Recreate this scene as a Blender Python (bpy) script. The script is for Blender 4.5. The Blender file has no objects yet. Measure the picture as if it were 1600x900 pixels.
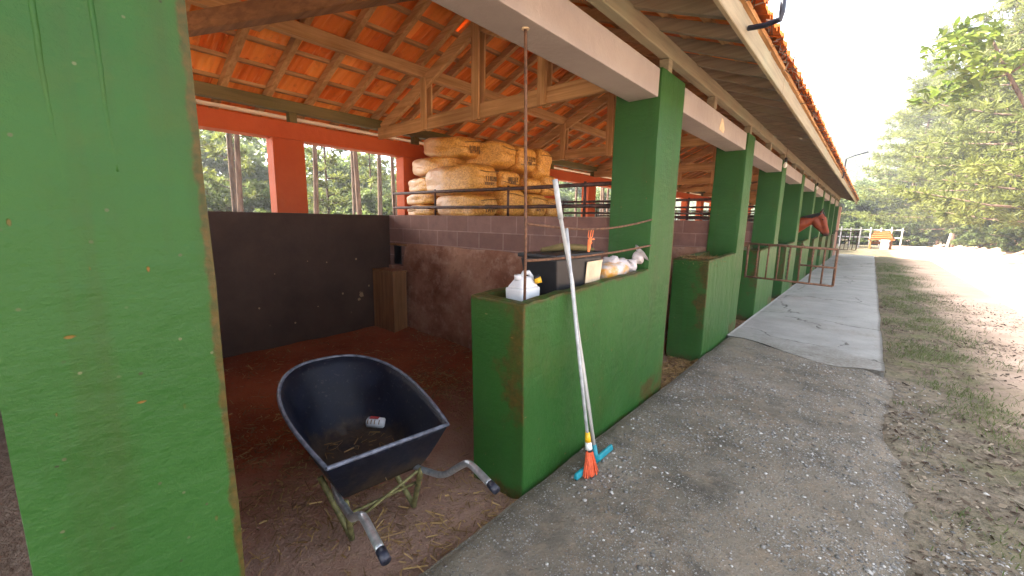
import bpy, bmesh, math, random
import numpy as np
from mathutils import Vector, Matrix, Euler
random.seed(7); rng = np.random.default_rng(7)
SC = bpy.context.scene
COL = SC.collection
R_ = math.radians

# ------------------------------------------------------------------ camera / world
cam = bpy.data.cameras.new("camera"); camo = bpy.data.objects.new("camera", cam); COL.objects.link(camo)
W = ((0.7568115549590357, -0.11918058854790853, 0.6426758573292296),
     (0.6533990006508538, 0.11162969983474913, -0.7487379755717414),
     (0.01749331955210745, 0.9865773144706798, 0.1623551241657305))
m4 = Matrix(W).to_4x4(); m4.translation = Vector((1.413, 0.0, 1.6)); camo.matrix_world = m4
cam.sensor_width = 36; cam.lens = 36*644/1600; cam.clip_start = .02; cam.clip_end = 3000
SC.camera = camo
SC.view_settings.view_transform = 'Standard'; SC.view_settings.look = 'None'
SC.view_settings.gamma = 1; SC.view_settings.use_curve_mapping = False
SC.view_settings.exposure = 3.18
SUNDIR = Vector((1.04, .6, -1.0)).normalized()       # the way the light travels
wd = bpy.data.worlds.new("World"); SC.world = wd; wd.use_nodes = True
wn = wd.node_tree
sky = wn.nodes.new('ShaderNodeTexSky'); sky.sky_type = 'NISHITA'; sky.sun_disc = False
sky.sun_elevation = math.asin(-SUNDIR.z); sky.sun_rotation = math.atan2(-SUNDIR.x, -SUNDIR.y)
sky.air_density = .7; sky.dust_density = 3.0; sky.ozone_density = .6
bg = wn.nodes['Background']; hs = wn.nodes.new('ShaderNodeHueSaturation'); hs.inputs['Saturation'].default_value = .45; wn.links.new(sky.outputs[0], hs.inputs['Color']); wn.links.new(hs.outputs[0], bg.inputs[0]); bg.inputs[1].default_value = .14
sl = bpy.data.lights.new("sun", 'SUN'); so = bpy.data.objects.new("sun", sl); COL.objects.link(so)
sl.energy = 5.0; sl.angle = R_(.53); sl.color = (1, .93, .82)
so.rotation_euler = SUNDIR.to_track_quat('-Z', 'Y').to_euler(); so.location = (-20, -10, 25)
try:
    SC.cycles.max_bounces = 10; SC.cycles.diffuse_bounces = 6; SC.cycles.use_denoising = True
    SC.cycles.sample_clamp_indirect = 8; SC.cycles.caustics_reflective = False
except Exception: pass

# ------------------------------------------------------------------ material helpers
class G:
    def __init__(s, name):
        s.m = bpy.data.materials.new(name); s.m.use_nodes = True; s.t = s.m.node_tree
        s.b = s.t.nodes['Principled BSDF']; s._c = None
    def node(s, typ, ins=None, **at):
        n = s.t.nodes.new(typ)
        for k, v in at.items(): setattr(n, k, v)
        for k, v in (ins or {}).items(): s.set(n.inputs[k], v)
        return n
    def set(s, sock, v):
        if isinstance(v, bpy.types.NodeSocket): s.t.links.new(v, sock)
        else:
            if isinstance(v, tuple) and len(v) == 3 and sock.type == 'RGBA': v = v + (1,)
            sock.default_value = v
    def co(s):
        if s._c is None: s._c = s.node('ShaderNodeTexCoord').outputs['Object']
        return s._c
    def map(s, scale=(1,1,1), loc=(0,0,0), rot=(0,0,0), v=None):
        return s.node('ShaderNodeMapping', {'Vector': v or s.co(), 'Scale': scale, 'Location': loc, 'Rotation': rot}).outputs[0]
    def noise(s, sc, det=4, ro=.55, v=None, dist=0):
        return s.node('ShaderNodeTexNoise', {'Vector': v or s.co(), 'Scale': sc, 'Detail': det, 'Roughness': ro, 'Distortion': dist}).outputs['Fac']
    def voro(s, sc, v=None, feature='F1', out='Distance', rnd=1.0):
        return s.node('ShaderNodeTexVoronoi', {'Vector': v or s.co(), 'Scale': sc, 'Randomness': rnd}, feature=feature).outputs[out]
    def rng(s, v, a, b, c=0., d=1.):
        return s.node('ShaderNodeMapRange', {0: v, 1: a, 2: b, 3: c, 4: d}, clamp=True).outputs[0]
    def mix(s, f, a, b, blend='MIX'):
        n = s.node('ShaderNodeMix', data_type='RGBA', blend_type=blend)
        s.set(n.inputs[0], f); s.set(n.inputs[6], a); s.set(n.inputs[7], b); return n.outputs[2]
    def math(s, op, a, b=0.):
        return s.node('ShaderNodeMath', {0: a, 1: b}, operation=op).outputs[0]
    def xyz(s, v=None):
        return s.node('ShaderNodeSeparateXYZ', {0: v or s.co()}).outputs
    def attr(s, n, o='Color'): return s.node('ShaderNodeAttribute', attribute_name=n).outputs[o]
    def rand(s): return s.node('ShaderNodeObjectInfo').outputs['Random']
    def fin(s, col, rough=.8, h=None, bs=.4, bd=.01, spec=.4, metal=0., **kw):
        s.set(s.b.inputs['Base Color'], col); s.set(s.b.inputs['Roughness'], rough)
        s.set(s.b.inputs['Specular IOR Level'], spec); s.set(s.b.inputs['Metallic'], metal)
        for k, v in kw.items(): s.set(s.b.inputs[k.replace('_', ' ')], v)
        if h is not None:
            bn = s.node('ShaderNodeBump', {'Height': h, 'Strength': bs, 'Distance': bd})
            s.t.links.new(bn.outputs[0], s.b.inputs['Normal'])
        return s.m

def flat(name, col, rough=.6, metal=0., var=.25, sc=20, spec=.4, bump=.1):
    g = G(name); n = g.noise(sc, 5)
    d = tuple(c*(1-var) for c in col); l = tuple(min(1, c*(1+var)) for c in col)
    return g.fin(g.mix(g.rng(n, .3, .7), d, l), rough, n, bump, .004, spec, metal)

def green_paint():
    g = G("green_paint"); x, y, z = g.xyz()
    big = g.noise(1.3, 3); fine = g.noise(60, 6, .6); drip = g.noise(1, 5, .6, g.map((9, 9, .7)))
    c = g.mix(g.rng(big, .3, .7), (.0150, .069, .0105), (.027, .092, .017))
    c = g.mix(g.math('MULTIPLY', g.rng(drip, .52, .75), .45), c, (0.027, 0.045, 0.0084))
    # dirt rubbed into the far arris by animals
    w = g.attr("wear", 'Fac'); wn_ = g.noise(7, 6, .65); wf = g.noise(40, 4)
    wm = g.rng(g.math('ADD', g.math('MULTIPLY', w, 1.45), g.math('MULTIPLY', g.math('SUBTRACT', wn_, .5), 2.1)), .62, .95)
    c = g.mix(g.math('MULTIPLY', wm, .85), c, g.mix(g.rng(wf, .35, .65), (.085, .045, .010), (.035, .034, .008)))
    def flecks(sc, sq, r, pr_, rot, seed):
        v = g.map(sq, (seed, seed*.3, seed*.7), rot); d = g.math('ADD', g.voro(sc, v), g.math('MULTIPLY', g.math('SUBTRACT', fine, .5), .12))
        q = g.xyz(g.voro(sc, v, out='Color')); return g.math('MULTIPLY', g.rng(d, r, r*.6), g.rng(q[0], pr_, pr_-.02)), q[1]
    low = g.rng(z, 2.3, .6, .45, 1.)
    f1, q1 = flecks(9, (1, 1, 2.6), .11, .13, (.5, .3, 0), 1.); f2, q2 = flecks(14, (2.2, 2.2, 1), .14, .11, (.4, 0, .3), 5.); f3, q3 = flecks(30, (1, 1, 1), .15, .05, (0, 0, 0), 9.)
    c = g.mix(g.math('MULTIPLY', f1, low), c, g.mix(q1, (0.18, 0.078, 0.012), (0.156, 0.12, 0.042)))
    c = g.mix(g.math('MULTIPLY', f2, low), c, g.mix(q2, (0.18, 0.06, 0.009), (0.03, 0.054, 0.012)))
    c = g.mix(f3, c, g.mix(q3, (0.015, 0.025, 0.0075), (0.1, 0.12, 0.055)))
    chip = g.math('MAXIMUM', f1, f2)
    smear = g.math('MULTIPLY', g.rng(g.noise(1.8, 5, .65), .54, .74), .38); c = g.mix(smear, c, (0.051, 0.066, 0.0096))
    tr_ = g.noise(1, 5, .6, g.map((5, 5, 22), rot=(.35, .2, 0)))
    h = g.math('ADD', g.math('ADD', g.noise(9, 8, .62), g.math('MULTIPLY', tr_, .35)), g.math('ADD', g.math('MULTIPLY', fine, .15), g.math('MULTIPLY', chip, -.25)))
    return g.fin(c, g.rng(big, .2, .8, .42, .6), h, .5, .02, .22)

def plaster(name, a, b, chips=(.4, .35, .28), rough=.7, amt=1.0, spots=()):
    g = G(name); n = g.noise(1.6, 6, .65); f = g.noise(45, 5)
    c = g.mix(g.rng(n, .35, .65), a, b)
    v = g.math('MULTIPLY', g.rng(g.math('ADD', g.voro(5), g.math('MULTIPLY', f, .1)), .13, .10), g.rng(g.noise(2.2, 2), .58, .62))
    c = g.mix(g.math('MULTIPLY', v, amt), c, chips)
    for sy, sz, sr in spots:
        px, py, pz = g.xyz(); d = g.math('SQRT', g.math('ADD', g.math('POWER', g.math('ABSOLUTE', g.math('SUBTRACT', py, sy)), 2.), g.math('POWER', g.math('ABSOLUTE', g.math('SUBTRACT', pz, sz)), 2.)))
        c = g.mix(g.rng(g.math('ADD', d, g.math('MULTIPLY', g.math('SUBTRACT', g.noise(22, 4), .5), sr*2.4)), sr, sr*.85), c, chips)
    return g.fin(c, rough, g.math('ADD', g.noise(14, 8, .6), g.noise(2.5, 4)), .5, .016, .3)

def wood(name, a, b, axis=1, rough=.75, stain=None):
    g = G(name); s = [30, 30, 30]; s[axis] = 1.3
    n = g.noise(1, 6, .6, g.map(tuple(s)), .6); big = g.noise(1.7, 3)
    c = g.mix(g.rng(n, .3, .72), a, b)
    c = g.mix(g.math('MULTIPLY', g.rng(big, .45, .7), .45), c, stain or tuple(x*.5 for x in a))
    return g.fin(c, rough, n, .35, .006, .25)

SPOTS = ((3.03, .51, .040), (2.99, .44, .020), (2.97, 1.02, .014), (2.55, 1.0, .010), (2.3, 1.03, .008), (1.9, .9, .007), (2.75, .55, .012), (2.4, .42, .009), (3.15, .62, .012), (1.7, .5, .010), (2.1, .25, .012))
M = {}
M['green'] = green_paint()
M['beam'] = plaster('pale_beam_paint', (0.2808, 0.2457, 0.2301), (0.3354, 0.3003, 0.2769), (.62, .48, .30), .6)
M['orange'] = plaster('orange_wall_paint', (0.425, 0.07225, 0.017), (0.493, 0.09775, 0.0255), (.60, .42, .30), .7, .6)
M['brown'] = plaster('brown_wall_paint', (.040, .020, .0125), (.066, .036, .023), (.30, .20, .11), .68, .22, SPOTS)
M['woodx'] = wood('roof_timber_across', (.34, .17, .06), (.62, .36, .16), 0)
M['woody'] = wood('roof_timber_along', (.33, .165, .06), (.60, .35, .155), 1)
M['woodz'] = wood('roof_timber_upright', (.35, .175, .062), (.62, .36, .16), 2)
M['oldx'] = wood('weathered_timber_across', (0.171, 0.1305, 0.0855), (0.297, 0.243, 0.1665), 0, .85, (.20, .21, .13))
M['oldy'] = wood('weathered_timber_along', (0.184, 0.148, 0.096), (0.304, 0.256, 0.168), 1, .85, (.24, .27, .18))
M['brace'] = wood('shade_darkened_timber', (.14, .058, .022), (.27, .125, .05), 0)  # brace timber with the roof shade put into its colour
M['cream'] = plaster('cream_soffit_paint', (.62, .50, .36), (.72, .60, .45), (.3, .2, .12), .7, .6)
M['plate'] = wood('green_stained_timber', (.10, .075, .028), (.19, .14, .055), 1, .8, (.09, .10, .035))
M['boxwood'] = wood('feeder_timber', (.17, .075, .028), (.30, .15, .06), 2, .8)
g = G('rust'); n = g.noise(35, 6, .65)
M['rust'] = g.fin(g.mix(g.rng(n, .35, .65), (.085, .045, .03), (.20, .105, .06)), .85, n, .5, .003, .3, .2)
g = G('dark_pipe'); n = g.noise(18, 5, .65)
M['pipe'] = g.fin(g.mix(g.rng(n, .4, .7), (.045, .026, .024), (.12, .06, .045)), .6, n, .3, .002, .4, .3)
M['black'] = flat('black_plastic', (.012, .012, .014), .45)
M['blackmetal'] = flat('black_painted_steel', (.012, .014, .025), .4)
M['white'] = flat('white_plastic', (.56, .58, .60), .35, 0, .04)
M['yellow'] = flat('yellow_plastic', (.75, .42, .02), .4)
M['galv'] = flat('galvanised_tube', (.42, .45, .47), .32, .75, .3, 40, .5, .15)
M['mould'] = flat('grimy_yellow_steel', (.13, .12, .045), .65, .3, .6, 30)
M['alu'] = flat('white_pole', (.48, .47, .44), .4, .1, .1)
M['grip'] = flat('grey_pole_grip', (.42, .44, .45), .5)
M['teal'] = flat('teal_plastic', (.012, .22, .27), .4)
M['bristle'] = flat('orange_bristles', (.66, .10, .03), .6, 0, .3, 60)
M['twine'] = flat('orange_twine', (.85, .20, .06), .7)
M['cardp'] = flat('cream_card', (.60, .48, .32), .8, 0, .2, 12)
M['ink'] = flat('dark_print', (.17, .09, .03), .6)
M['red'] = flat('red_print', (.30, .03, .03), .6)
M['mane'] = flat('black_mane', (.010, .008, .007), .5, 0, .5, 60)
M['eye'] = flat('dark_eye', (.008, .005, .004), .12, 0, .1, 10, .6)
M['brick'] = plaster('pink_pier_render', (.50, .26, .20), (.58, .36, .28), (.7, .6, .5))
M['whitewood'] = flat('faded_white_wood', (.36, .34, .33), .7, 0, .12)
M['tablewood'] = wood('orange_table_timber', (.20, .065, .016), (.30, .115, .034), 0)
M['stone'] = flat('pale_stone_slab', (.22, .18, .16), .8, 0, .12, 6)
M['glass'] = flat('frosted_bulb', (.75, .74, .70), .2, 0, .05)
M['wire'] = flat('rusty_wire', (.20, .12, .08), .7)

g = G('block_wall'); x, y, z = g.xyz()
vv = g.node('ShaderNodeCombineXYZ', {0: x, 1: g.math('SUBTRACT', z, 1.645), 2: 0.}).outputs[0]
br = g.node('ShaderNodeTexBrick', {'Vector': vv, 'Color1': (.17, .088, .068, 1), 'Color2': (.215, .118, .094, 1), 'Mortar': (.29, .185, .15, 1),
     'Scale': 1., 'Mortar Size': .006, 'Mortar Smooth': .2, 'Bias': 0., 'Brick Width': .39, 'Row Height': .195})
n = g.noise(9, 6, .65); n2 = g.noise(2, 3)
c = g.mix(g.math('MULTIPLY', g.rng(n, .4, .75), .55), br.outputs[0], (.10, .055, .05))
h = g.math('ADD', g.math('MULTIPLY', br.outputs[1], -.9), g.math('MULTIPLY', g.noise(50, 6), .5))
M['block'] = g.fin(c, .85, h, .6, .012, .2)
g = G('stained_render'); n = g.noise(1.3, 7, .68); n2 = g.noise(6, 6, .7); n3 = g.noise(25, 5)
c = g.mix(g.rng(n, .38, .62), (.15, .055, .028), (.31, .165, .105))
c = g.mix(g.math('MULTIPLY', g.rng(n2, .5, .68), .55), c, (.40, .26, .19))
c = g.mix(g.math('MULTIPLY', g.rng(n3, .62, .7), .5), c, (.08, .035, .02))
M['render'] = g.fin(c, .9, g.math('ADD', n2, g.math('MULTIPLY', n3, .5)), .6, .02, .2)

g = G('clay_tile'); t = g.attr('tint', 'Fac'); n = g.noise(5, 6, .65); n2 = g.noise(22, 5, .6); st = g.noise(1, 5, .6, g.map((3, 40, 3)))
c = g.mix(t, (.70, .155, .024), (.93, .335, .07))
c = g.mix(g.math('MULTIPLY', g.rng(n, .55, .72), .6), c, (.42, .12, .04))
c = g.mix(g.math('MULTIPLY', g.rng(st, .56, .7), .5), c, (.85, .42, .17))
M['tile'] = g.fin(c, .8, n2, .4, .006, .25)

g = G('stall_dirt'); n = g.noise(1.1, 6, .65); n2 = g.noise(18, 6, .7); n3 = g.noise(70, 4)
x, y, z = g.xyz()
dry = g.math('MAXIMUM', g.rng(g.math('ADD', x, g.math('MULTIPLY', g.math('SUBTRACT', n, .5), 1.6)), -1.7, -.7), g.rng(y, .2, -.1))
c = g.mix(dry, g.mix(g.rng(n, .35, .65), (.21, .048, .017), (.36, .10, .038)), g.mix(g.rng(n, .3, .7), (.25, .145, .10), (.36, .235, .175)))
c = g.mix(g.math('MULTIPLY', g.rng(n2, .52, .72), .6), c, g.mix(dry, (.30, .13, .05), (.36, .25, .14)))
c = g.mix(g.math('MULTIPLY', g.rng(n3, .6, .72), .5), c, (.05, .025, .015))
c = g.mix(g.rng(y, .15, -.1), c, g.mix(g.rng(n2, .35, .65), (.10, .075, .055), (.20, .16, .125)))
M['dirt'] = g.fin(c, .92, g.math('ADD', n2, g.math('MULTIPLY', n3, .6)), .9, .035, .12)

g = G('exposed_aggregate'); n = g.noise(1.2, 6, .65); n2 = g.noise(7, 7, .75); n3 = g.noise(120, 3, .7); n4 = g.noise(28, 5, .7)
c = g.mix(g.rng(n, .36, .62), (0.1204, 0.1032, 0.0774), (0.2494, 0.2107, 0.1591))
c = g.mix(g.math('MULTIPLY', g.rng(n2, .48, .66), .75), c, (0.2838, 0.215, 0.1462))
c = g.mix(g.math('MULTIPLY', g.rng(n4, .55, .68), .7), c, (.075, .065, .05))
n5 = g.noise(2.6, 7, .72, g.map((1, 1, 1), (7., 3., 0)))
c = g.mix(g.math('MULTIPLY', g.rng(n5, .53, .66), .7), c, (.062, .056, .046)); c = g.mix(g.math('MULTIPLY', g.rng(n5, .44, .34), .55), c, (.30, .225, .15))
gx_, gy_, gz_ = g.xyz(); c = g.mix(g.math('MULTIPLY', g.rng(g.math('ADD', gx_, g.math('MULTIPLY', n2, .35)), .42, .20), .55), c, (.075, .068, .038))
def pebs(sc, lo, seed):
    v = g.map((1, 1, 1), (seed, seed*.7, 0)); pt = g.voro(sc, v); pr = g.xyz(g.voro(sc, v, out='Color'))
    pz = g.rng(g.math('ADD', g.noise(1.9, 5, .6), g.math('MULTIPLY', pr[2], .12)), lo, lo+.1)
    m = g.math('MULTIPLY', g.rng(pt, .36, .27), g.math('MULTIPLY', pz, g.rng(pr[0], .3, .36)))
    return m, g.mix(pr[1], (0.1376, 0.1333, 0.1247), (0.43, 0.4042, 0.3612))
p1, c1 = pebs(95, .46, 3.); p2, c2 = pebs(48, .52, 9.)
c = g.mix(p1, c, c1); c = g.mix(p2, c, c2)
h = g.math('ADD', g.math('MULTIPLY', g.math('MAXIMUM', p1, p2), .7), g.math('ADD', g.math('MULTIPLY', n2, 1.2), g.math('ADD', n4, g.math('MULTIPLY', n3, .5))))
M['aggregate'] = g.fin(c, .88, h, 1., .016, .25)

g = G('slab_concrete'); n = g.noise(1.5, 6, .65); n2 = g.noise(30, 5, .7)
wv = g.node('ShaderNodeVectorMath', {0: g.co(), 1: g.node('ShaderNodeVectorMath', {0: g.node('ShaderNodeTexNoise', {'Vector': g.co(), 'Scale': 2.5, 'Detail': 5.}).outputs['Color'], 1: (.5, .5, .5)}, operation='MULTIPLY').outputs[0]}, operation='ADD').outputs[0]
cr = g.math('MULTIPLY', g.rng(g.voro(.55, wv, 'DISTANCE_TO_EDGE'), .008, .002), g.rng(g.noise(1.0, 2), .42, .5))
c = g.mix(g.rng(n, .35, .65), (0.2232, 0.216, 0.198), (0.3024, 0.2916, 0.2664))
c = g.mix(g.math('MULTIPLY', g.rng(n2, .5, .7), .35), c, (.18, .17, .15))
x, y, z = g.xyz(); sm = g.rng(g.math('ADD', y, g.math('MULTIPLY', g.math('SUBTRACT', n, .5), 3.)), 6.9, 5.9); st_ = g.noise(.7, 6, .7)
c = g.mix(g.math('MULTIPLY', g.math('MAXIMUM', g.math('MULTIPLY', sm, .9), g.math('MULTIPLY', g.rng(st_, .52, .7), .6)), g.rng(n2, .3, .55)), c, (.15, .13, .10))
c = g.mix(g.math('MULTIPLY', cr, .85), c, (.05, .045, .035))
M['slab'] = g.fin(c, .85, g.math('ADD', g.math('MULTIPLY', cr, -1.5), n2), .6, .01, .25)

g = G('yard_earth'); x, y, z = g.xyz(); n = g.noise(.9, 7, .65); n2 = g.noise(11, 7, .75); n3 = g.noise(60, 4)
c = g.mix(g.rng(n2, .35, .65), (.085, .062, .042), (.205, .16, .11))
c = g.mix(g.math('MULTIPLY', g.rng(n3, .55, .68), .6), c, (.045, .035, .025))
c = g.mix(g.math('MULTIPLY', g.rng(g.noise(2.4, 6, .7), .52, .64), .6), c, (.06, .045, .032))
gr = g.math('MULTIPLY', g.rng(g.math('ADD', x, g.math('MULTIPLY', n, 1.6)), 4.0, 3.2), g.rng(g.noise(3, 6, .7), .44, .58))
c = g.mix(g.math('MULTIPLY', gr, .55), c, g.mix(g.rng(n2, .3, .7), (.07, .085, .025), (.13, .14, .05)))
sand = g.mix(g.rng(n, .3, .7), (.48, .33, .235), (.58, .43, .32))
c = g.mix(g.rng(g.math('ADD', x, g.math('MULTIPLY', n, 1.3)), 3.1, 3.9), c, g.mix(g.math('MULTIPLY', g.rng(n3, .55, .7), .3), sand, (.25, .15, .10)))
back = g.rng(x, -3.5, -4.5); c = g.mix(back, c, g.mix(g.rng(n, .35, .65), (.52, .41, .29), (.60, .50, .38)))  # pale ground out of view, coloured to bounce light up to the roof
gb = g.math('MULTIPLY', g.rng(x, -11, -14), g.rng(n, .3, .6)); c = g.mix(gb, c, (.06, .09, .025))
near = g.math('MULTIPLY', g.rng(g.math('ADD', x, g.math('MULTIPLY', g.math('SUBTRACT', n, .5), 2.2)), 2.5, 2.0), g.rng(y, 6.6, 6.0))
c = g.mix(g.math('MULTIPLY', near, .8), c, g.mix(g.rng(n2, .38, .62), (0.1066, 0.0902, 0.0656), (0.2378, 0.1927, 0.1394)))
bk = g.math('MULTIPLY', g.rng(z, .12, .5), g.rng(x, 3, 4)); c = g.mix(bk, c, g.mix(g.rng(g.noise(2.5, 6, .7), .45, .6), g.mix(n2, (.16, .075, .04), (.26, .14, .085)), (.035, .05, .016)))
M['earth'] = g.fin(c, .95, g.math('ADD', n2, g.math('MULTIPLY', n3, .6)), .8, .03, .15)
g = G('hill_earth'); M['hill'] = g.fin(g.mix(g.noise(.2, 5), (.03, .05, .02), (.06, .09, .035)), 1., spec=.1)

def leafmat(name, a, b, tr=.4):
    g = G(name); t = g.attr('tint', 'Fac'); r = g.rand(); n = g.noise(.45, 3)
    c = g.mix(g.math('MULTIPLY', g.math('ADD', t, g.rng(n, .3, .7)), .5), a, b)
    c = g.mix(g.math('MULTIPLY', r, .3), c, tuple(x*.6 for x in b))
    g.fin(c, .6, spec=.3)
    tl = g.node('ShaderNodeBsdfTranslucent', {'Color': c}); mx = g.node('ShaderNodeMixShader', {0: tr})
    g.t.links.new(g.b.outputs[0], mx.inputs[1]); g.t.links.new(tl.outputs[0], mx.inputs[2])
    g.t.links.new(mx.outputs[0], g.t.nodes['Material Output'].inputs[0]); return g.m
M['pine'] = leafmat('pine_needles', (.066, .088, .018), (.200, .212, .046), .5)
M['leaf'] = leafmat('broad_leaves', (.050, .085, .020), (.170, .205, .062), .5)
M['limeleaf'] = leafmat('young_broad_leaves', (0.048, 0.096, 0.0096), (0.16, 0.192, 0.024), .5)
M['grass'] = leafmat('grass_blades', (.05, .08, .02), (.14, .17, .05), .3)
g = G('bark'); n = g.noise(1, 6, .6, g.map((9, 9, 2)))
M['bark'] = g.fin(g.mix(g.rng(n, .35, .65), (.06, .038, .028), (.15, .10, .072)), .95, n, .8, .03, .1)
g = G('straw'); t = g.attr('tint', 'Fac'); t = g.math('POWER', t, 1.5); M['straw'] = g.fin(g.mix(t, (.12, .062, .02), (.42, .27, .105)), .7, spec=.3)
g = G('pebbles'); t = g.attr('tint', 'Fac'); M['pebble'] = g.fin(g.mix(t, (0.104, 0.1, 0.092), (0.464, 0.44, 0.4)), .7, spec=.3)
g = G('dry_litter'); t = g.attr('tint', 'Fac'); t = g.math('POWER', t, 2.2); M['litter'] = g.fin(g.mix(t, (.045, .028, .018), (.28, .23, .165)), .85, spec=.2)

g = G('sack_plastic'); n = g.noise(9, 5, .6); fl = g.voro(60, out='Color'); f1 = g.xyz(fl); fd = g.voro(60)
sh = g.mix(f1[0], (.46, .20, .028), (.78, .42, .095))
veil = g.rng(g.math('ADD', g.attr('film_sheen', 'Fac'), g.math('MULTIPLY', g.math('SUBTRACT', n, .5), .9)), .1, .7)
c = g.mix(g.math('MULTIPLY', veil, .8), sh, (.74, .50, .33))
c = g.mix(g.math('MULTIPLY', g.rng(n, .55, .75), .3), c, (.30, .13, .03))
M['sack'] = g.fin(c, g.rng(veil, 0, 1, .42, .28), g.math('ADD', g.noise(14, 6, .6, None, 1.2), g.math('MULTIPLY', fd, .3)), .55, .02, .5)
g = G('barrow_blue'); n = g.noise(6, 6, .65); n2 = g.noise(40, 4)
c = g.mix(g.rng(n, .4, .7), (.0022, .0034, .0095), (.006, .009, .021)); c = g.mix(g.math('MULTIPLY', g.rng(n2, .6, .7), .3), c, (.10, .085, .075))
sx_ = g.noise(1, 3, .6, g.map((2, 70, 70), rot=(.3, .2, .5))); sy_ = g.noise(1, 3, .6, g.map((60, 3, 60), rot=(.5, .1, .2)))
c = g.mix(g.math('MULTIPLY', g.math('MAXIMUM', g.rng(sx_, .68, .72), g.rng(sy_, .69, .73)), .5), c, (.045, .05, .065))
bx_, by_, bz_ = g.xyz(); mk = g.rng(g.math('ADD', bz_, g.math('MULTIPLY', g.math('SUBTRACT', n, .5), .5)), .36, .26); c = g.mix(g.math('MULTIPLY', mk, .75), c, g.mix(n2, (.020, .013, .008), (.075, .05, .03)))
M['barrow'] = g.fin(c, g.rng(n, .3, .7, .42, .65), n2, .2, .003, .3)
M['rim'] = flat('scuffed_blue_rim', (.085, .095, .125), .4, 0, .6, 25)
g = G('bay_coat'); x, y, z = g.xyz(); n = g.noise(14, 4)
c = g.mix(g.rng(n, .3, .7), (.115, .017, .003), (.19, .036, .007))
c = g.mix(g.rng(g.math('ADD', z, g.math('MULTIPLY', x, -.12)), 1.50, 1.42), c, (.03, .014, .010))
c = g.mix(g.math('MULTIPLY', g.rng(z, .75, .55), 1.), c, (.02, .014, .012)); c = g.mix(g.rng(z, 2.03, 2.10), c, (.015, .010, .008))
M['coat'] = g.fin(c, .5, g.noise(90, 3), .1, .002, .2)
g = G('clear_bag'); n = g.noise(7, 5, .6)
M['clearbag'] = g.fin(g.mix(g.rng(n, .45, .6), (0.576, 0.264, 0.032), (0.544, 0.528, 0.512)), .3, n, .6, .03, .5)
g = G('white_bag'); n = g.noise(8, 5, .6); M['whitebag'] = g.fin(g.mix(n, (0.4125, 0.375, 0.39), (0.585, 0.54, 0.525)), .4, g.noise(12, 6, .6, None, 1.), .8, .03, .5)

# ------------------------------------------------------------------ mesh helpers
class MB:
    def __init__(s): s.bm = bmesh.new()
    def hexa(s, p):      # 8 corners: bottom 4 (ccw), top 4
        v = [s.bm.verts.new(q) for q in p]
        for f in ((3,2,1,0), (4,5,6,7), (0,1,5,4), (1,2,6,5), (2,3,7,6), (3,0,4,7)): s.bm.faces.new([v[i] for i in f])
        return v
    def box(s, x0, x1, y0, y1, z0, z1):
        return s.hexa([(x0,y0,z0), (x1,y0,z0), (x1,y1,z0), (x0,y1,z0), (x0,y0,z1), (x1,y0,z1), (x1,y1,z1), (x0,y1,z1)])
    def beam(s, p, q, w, h, up=(0,0,1)):
        p, q = Vector(p), Vector(q); d = (q-p).normalized(); u = Vector(up)
        a = d.cross(u).normalized(); b = a.cross(d).normalized(); a *= w/2; b *= h/2
        return s.hexa([p-a-b, q-a-b, q+a-b, p+a-b, p-a+b, q-a+b, q+a+b, p+a+b])
    def tube(s, path, r, n=8, cap=True):
        P = [Vector(p) for p in path]; rr = r if isinstance(r, (list, tuple)) else [r]*len(P)
        ref = Vector((0,0,1)); rings = []
        for i, p in enumerate(P):
            d = (P[min(i+1, len(P)-1)] - P[max(i-1, 0)]).normalized()
            if abs(d.dot(ref)) > .95: ref = Vector((1,0,0)) if abs(d.x) < .9 else Vector((0,1,0))
            a = d.cross(ref).normalized(); b = d.cross(a).normalized(); ref = a.cross(d).normalized() if False else ref
            rings.append([s.bm.verts.new(p + (a*math.cos(2*math.pi*k/n) + b*math.sin(2*math.pi*k/n))*rr[i]) for k in range(n)])
        for i in range(len(P)-1):
            A, B = rings[i], rings[i+1]
            o = min(range(n), key=lambda j: (A[0].co-B[j].co).length)
            for k in range(n): s.bm.faces.new((A[k], A[(k+1) % n], B[(k+1+o) % n], B[(k+o) % n]))
        if cap: s.bm.faces.new(rings[0][::-1]); s.bm.faces.new(rings[-1])
        return rings
    def lathe(s, prof, c=(0,0,0), n=20, sx=1, sy=1):
        rings = [[s.bm.verts.new((c[0]+r*sx*math.cos(2*math.pi*k/n), c[1]+r*sy*math.sin(2*math.pi*k/n), c[2]+z)) for k in range(n)] for r, z in prof]
        for A, B in zip(rings, rings[1:]):
            for k in range(n): s.bm.faces.new((A[k], A[(k+1) % n], B[(k+1) % n], B[k]))
        s.bm.faces.new(rings[0][::-1]); s.bm.faces.new(rings[-1])
    def build(s, name, mat, parent=None, bevel=0, smooth=False, label=None, seg=2, jit=0):
        bmesh.ops.recalc_face_normals(s.bm, faces=s.bm.faces)
        if bevel:
            e = [e for e in s.bm.edges if len(e.link_faces) == 2 and e.calc_face_angle(0) > .6]
            bmesh.ops.bevel(s.bm, geom=e, offset=bevel, segments=seg, profile=.6, affect='EDGES')
        if jit:
            for v in s.bm.verts: v.co += Vector((random.uniform(-jit, jit), random.uniform(-jit, jit), random.uniform(-jit, jit)))
        me = bpy.data.meshes.new(name); s.bm.to_mesh(me); s.bm.free()
        return link(name, me, mat, parent, smooth, label)
def link(name, me, mat, parent=None, smooth=False, label=None):
    if smooth:
        me.polygons.foreach_set('use_smooth', [True]*len(me.polygons))
    if mat is not None: me.materials.append(M[mat] if isinstance(mat, str) else mat)
    o = bpy.data.objects.new(name, me); COL.objects.link(o)
    if parent: o.parent = parent
    if label: o['label'] = label
    return o
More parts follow.
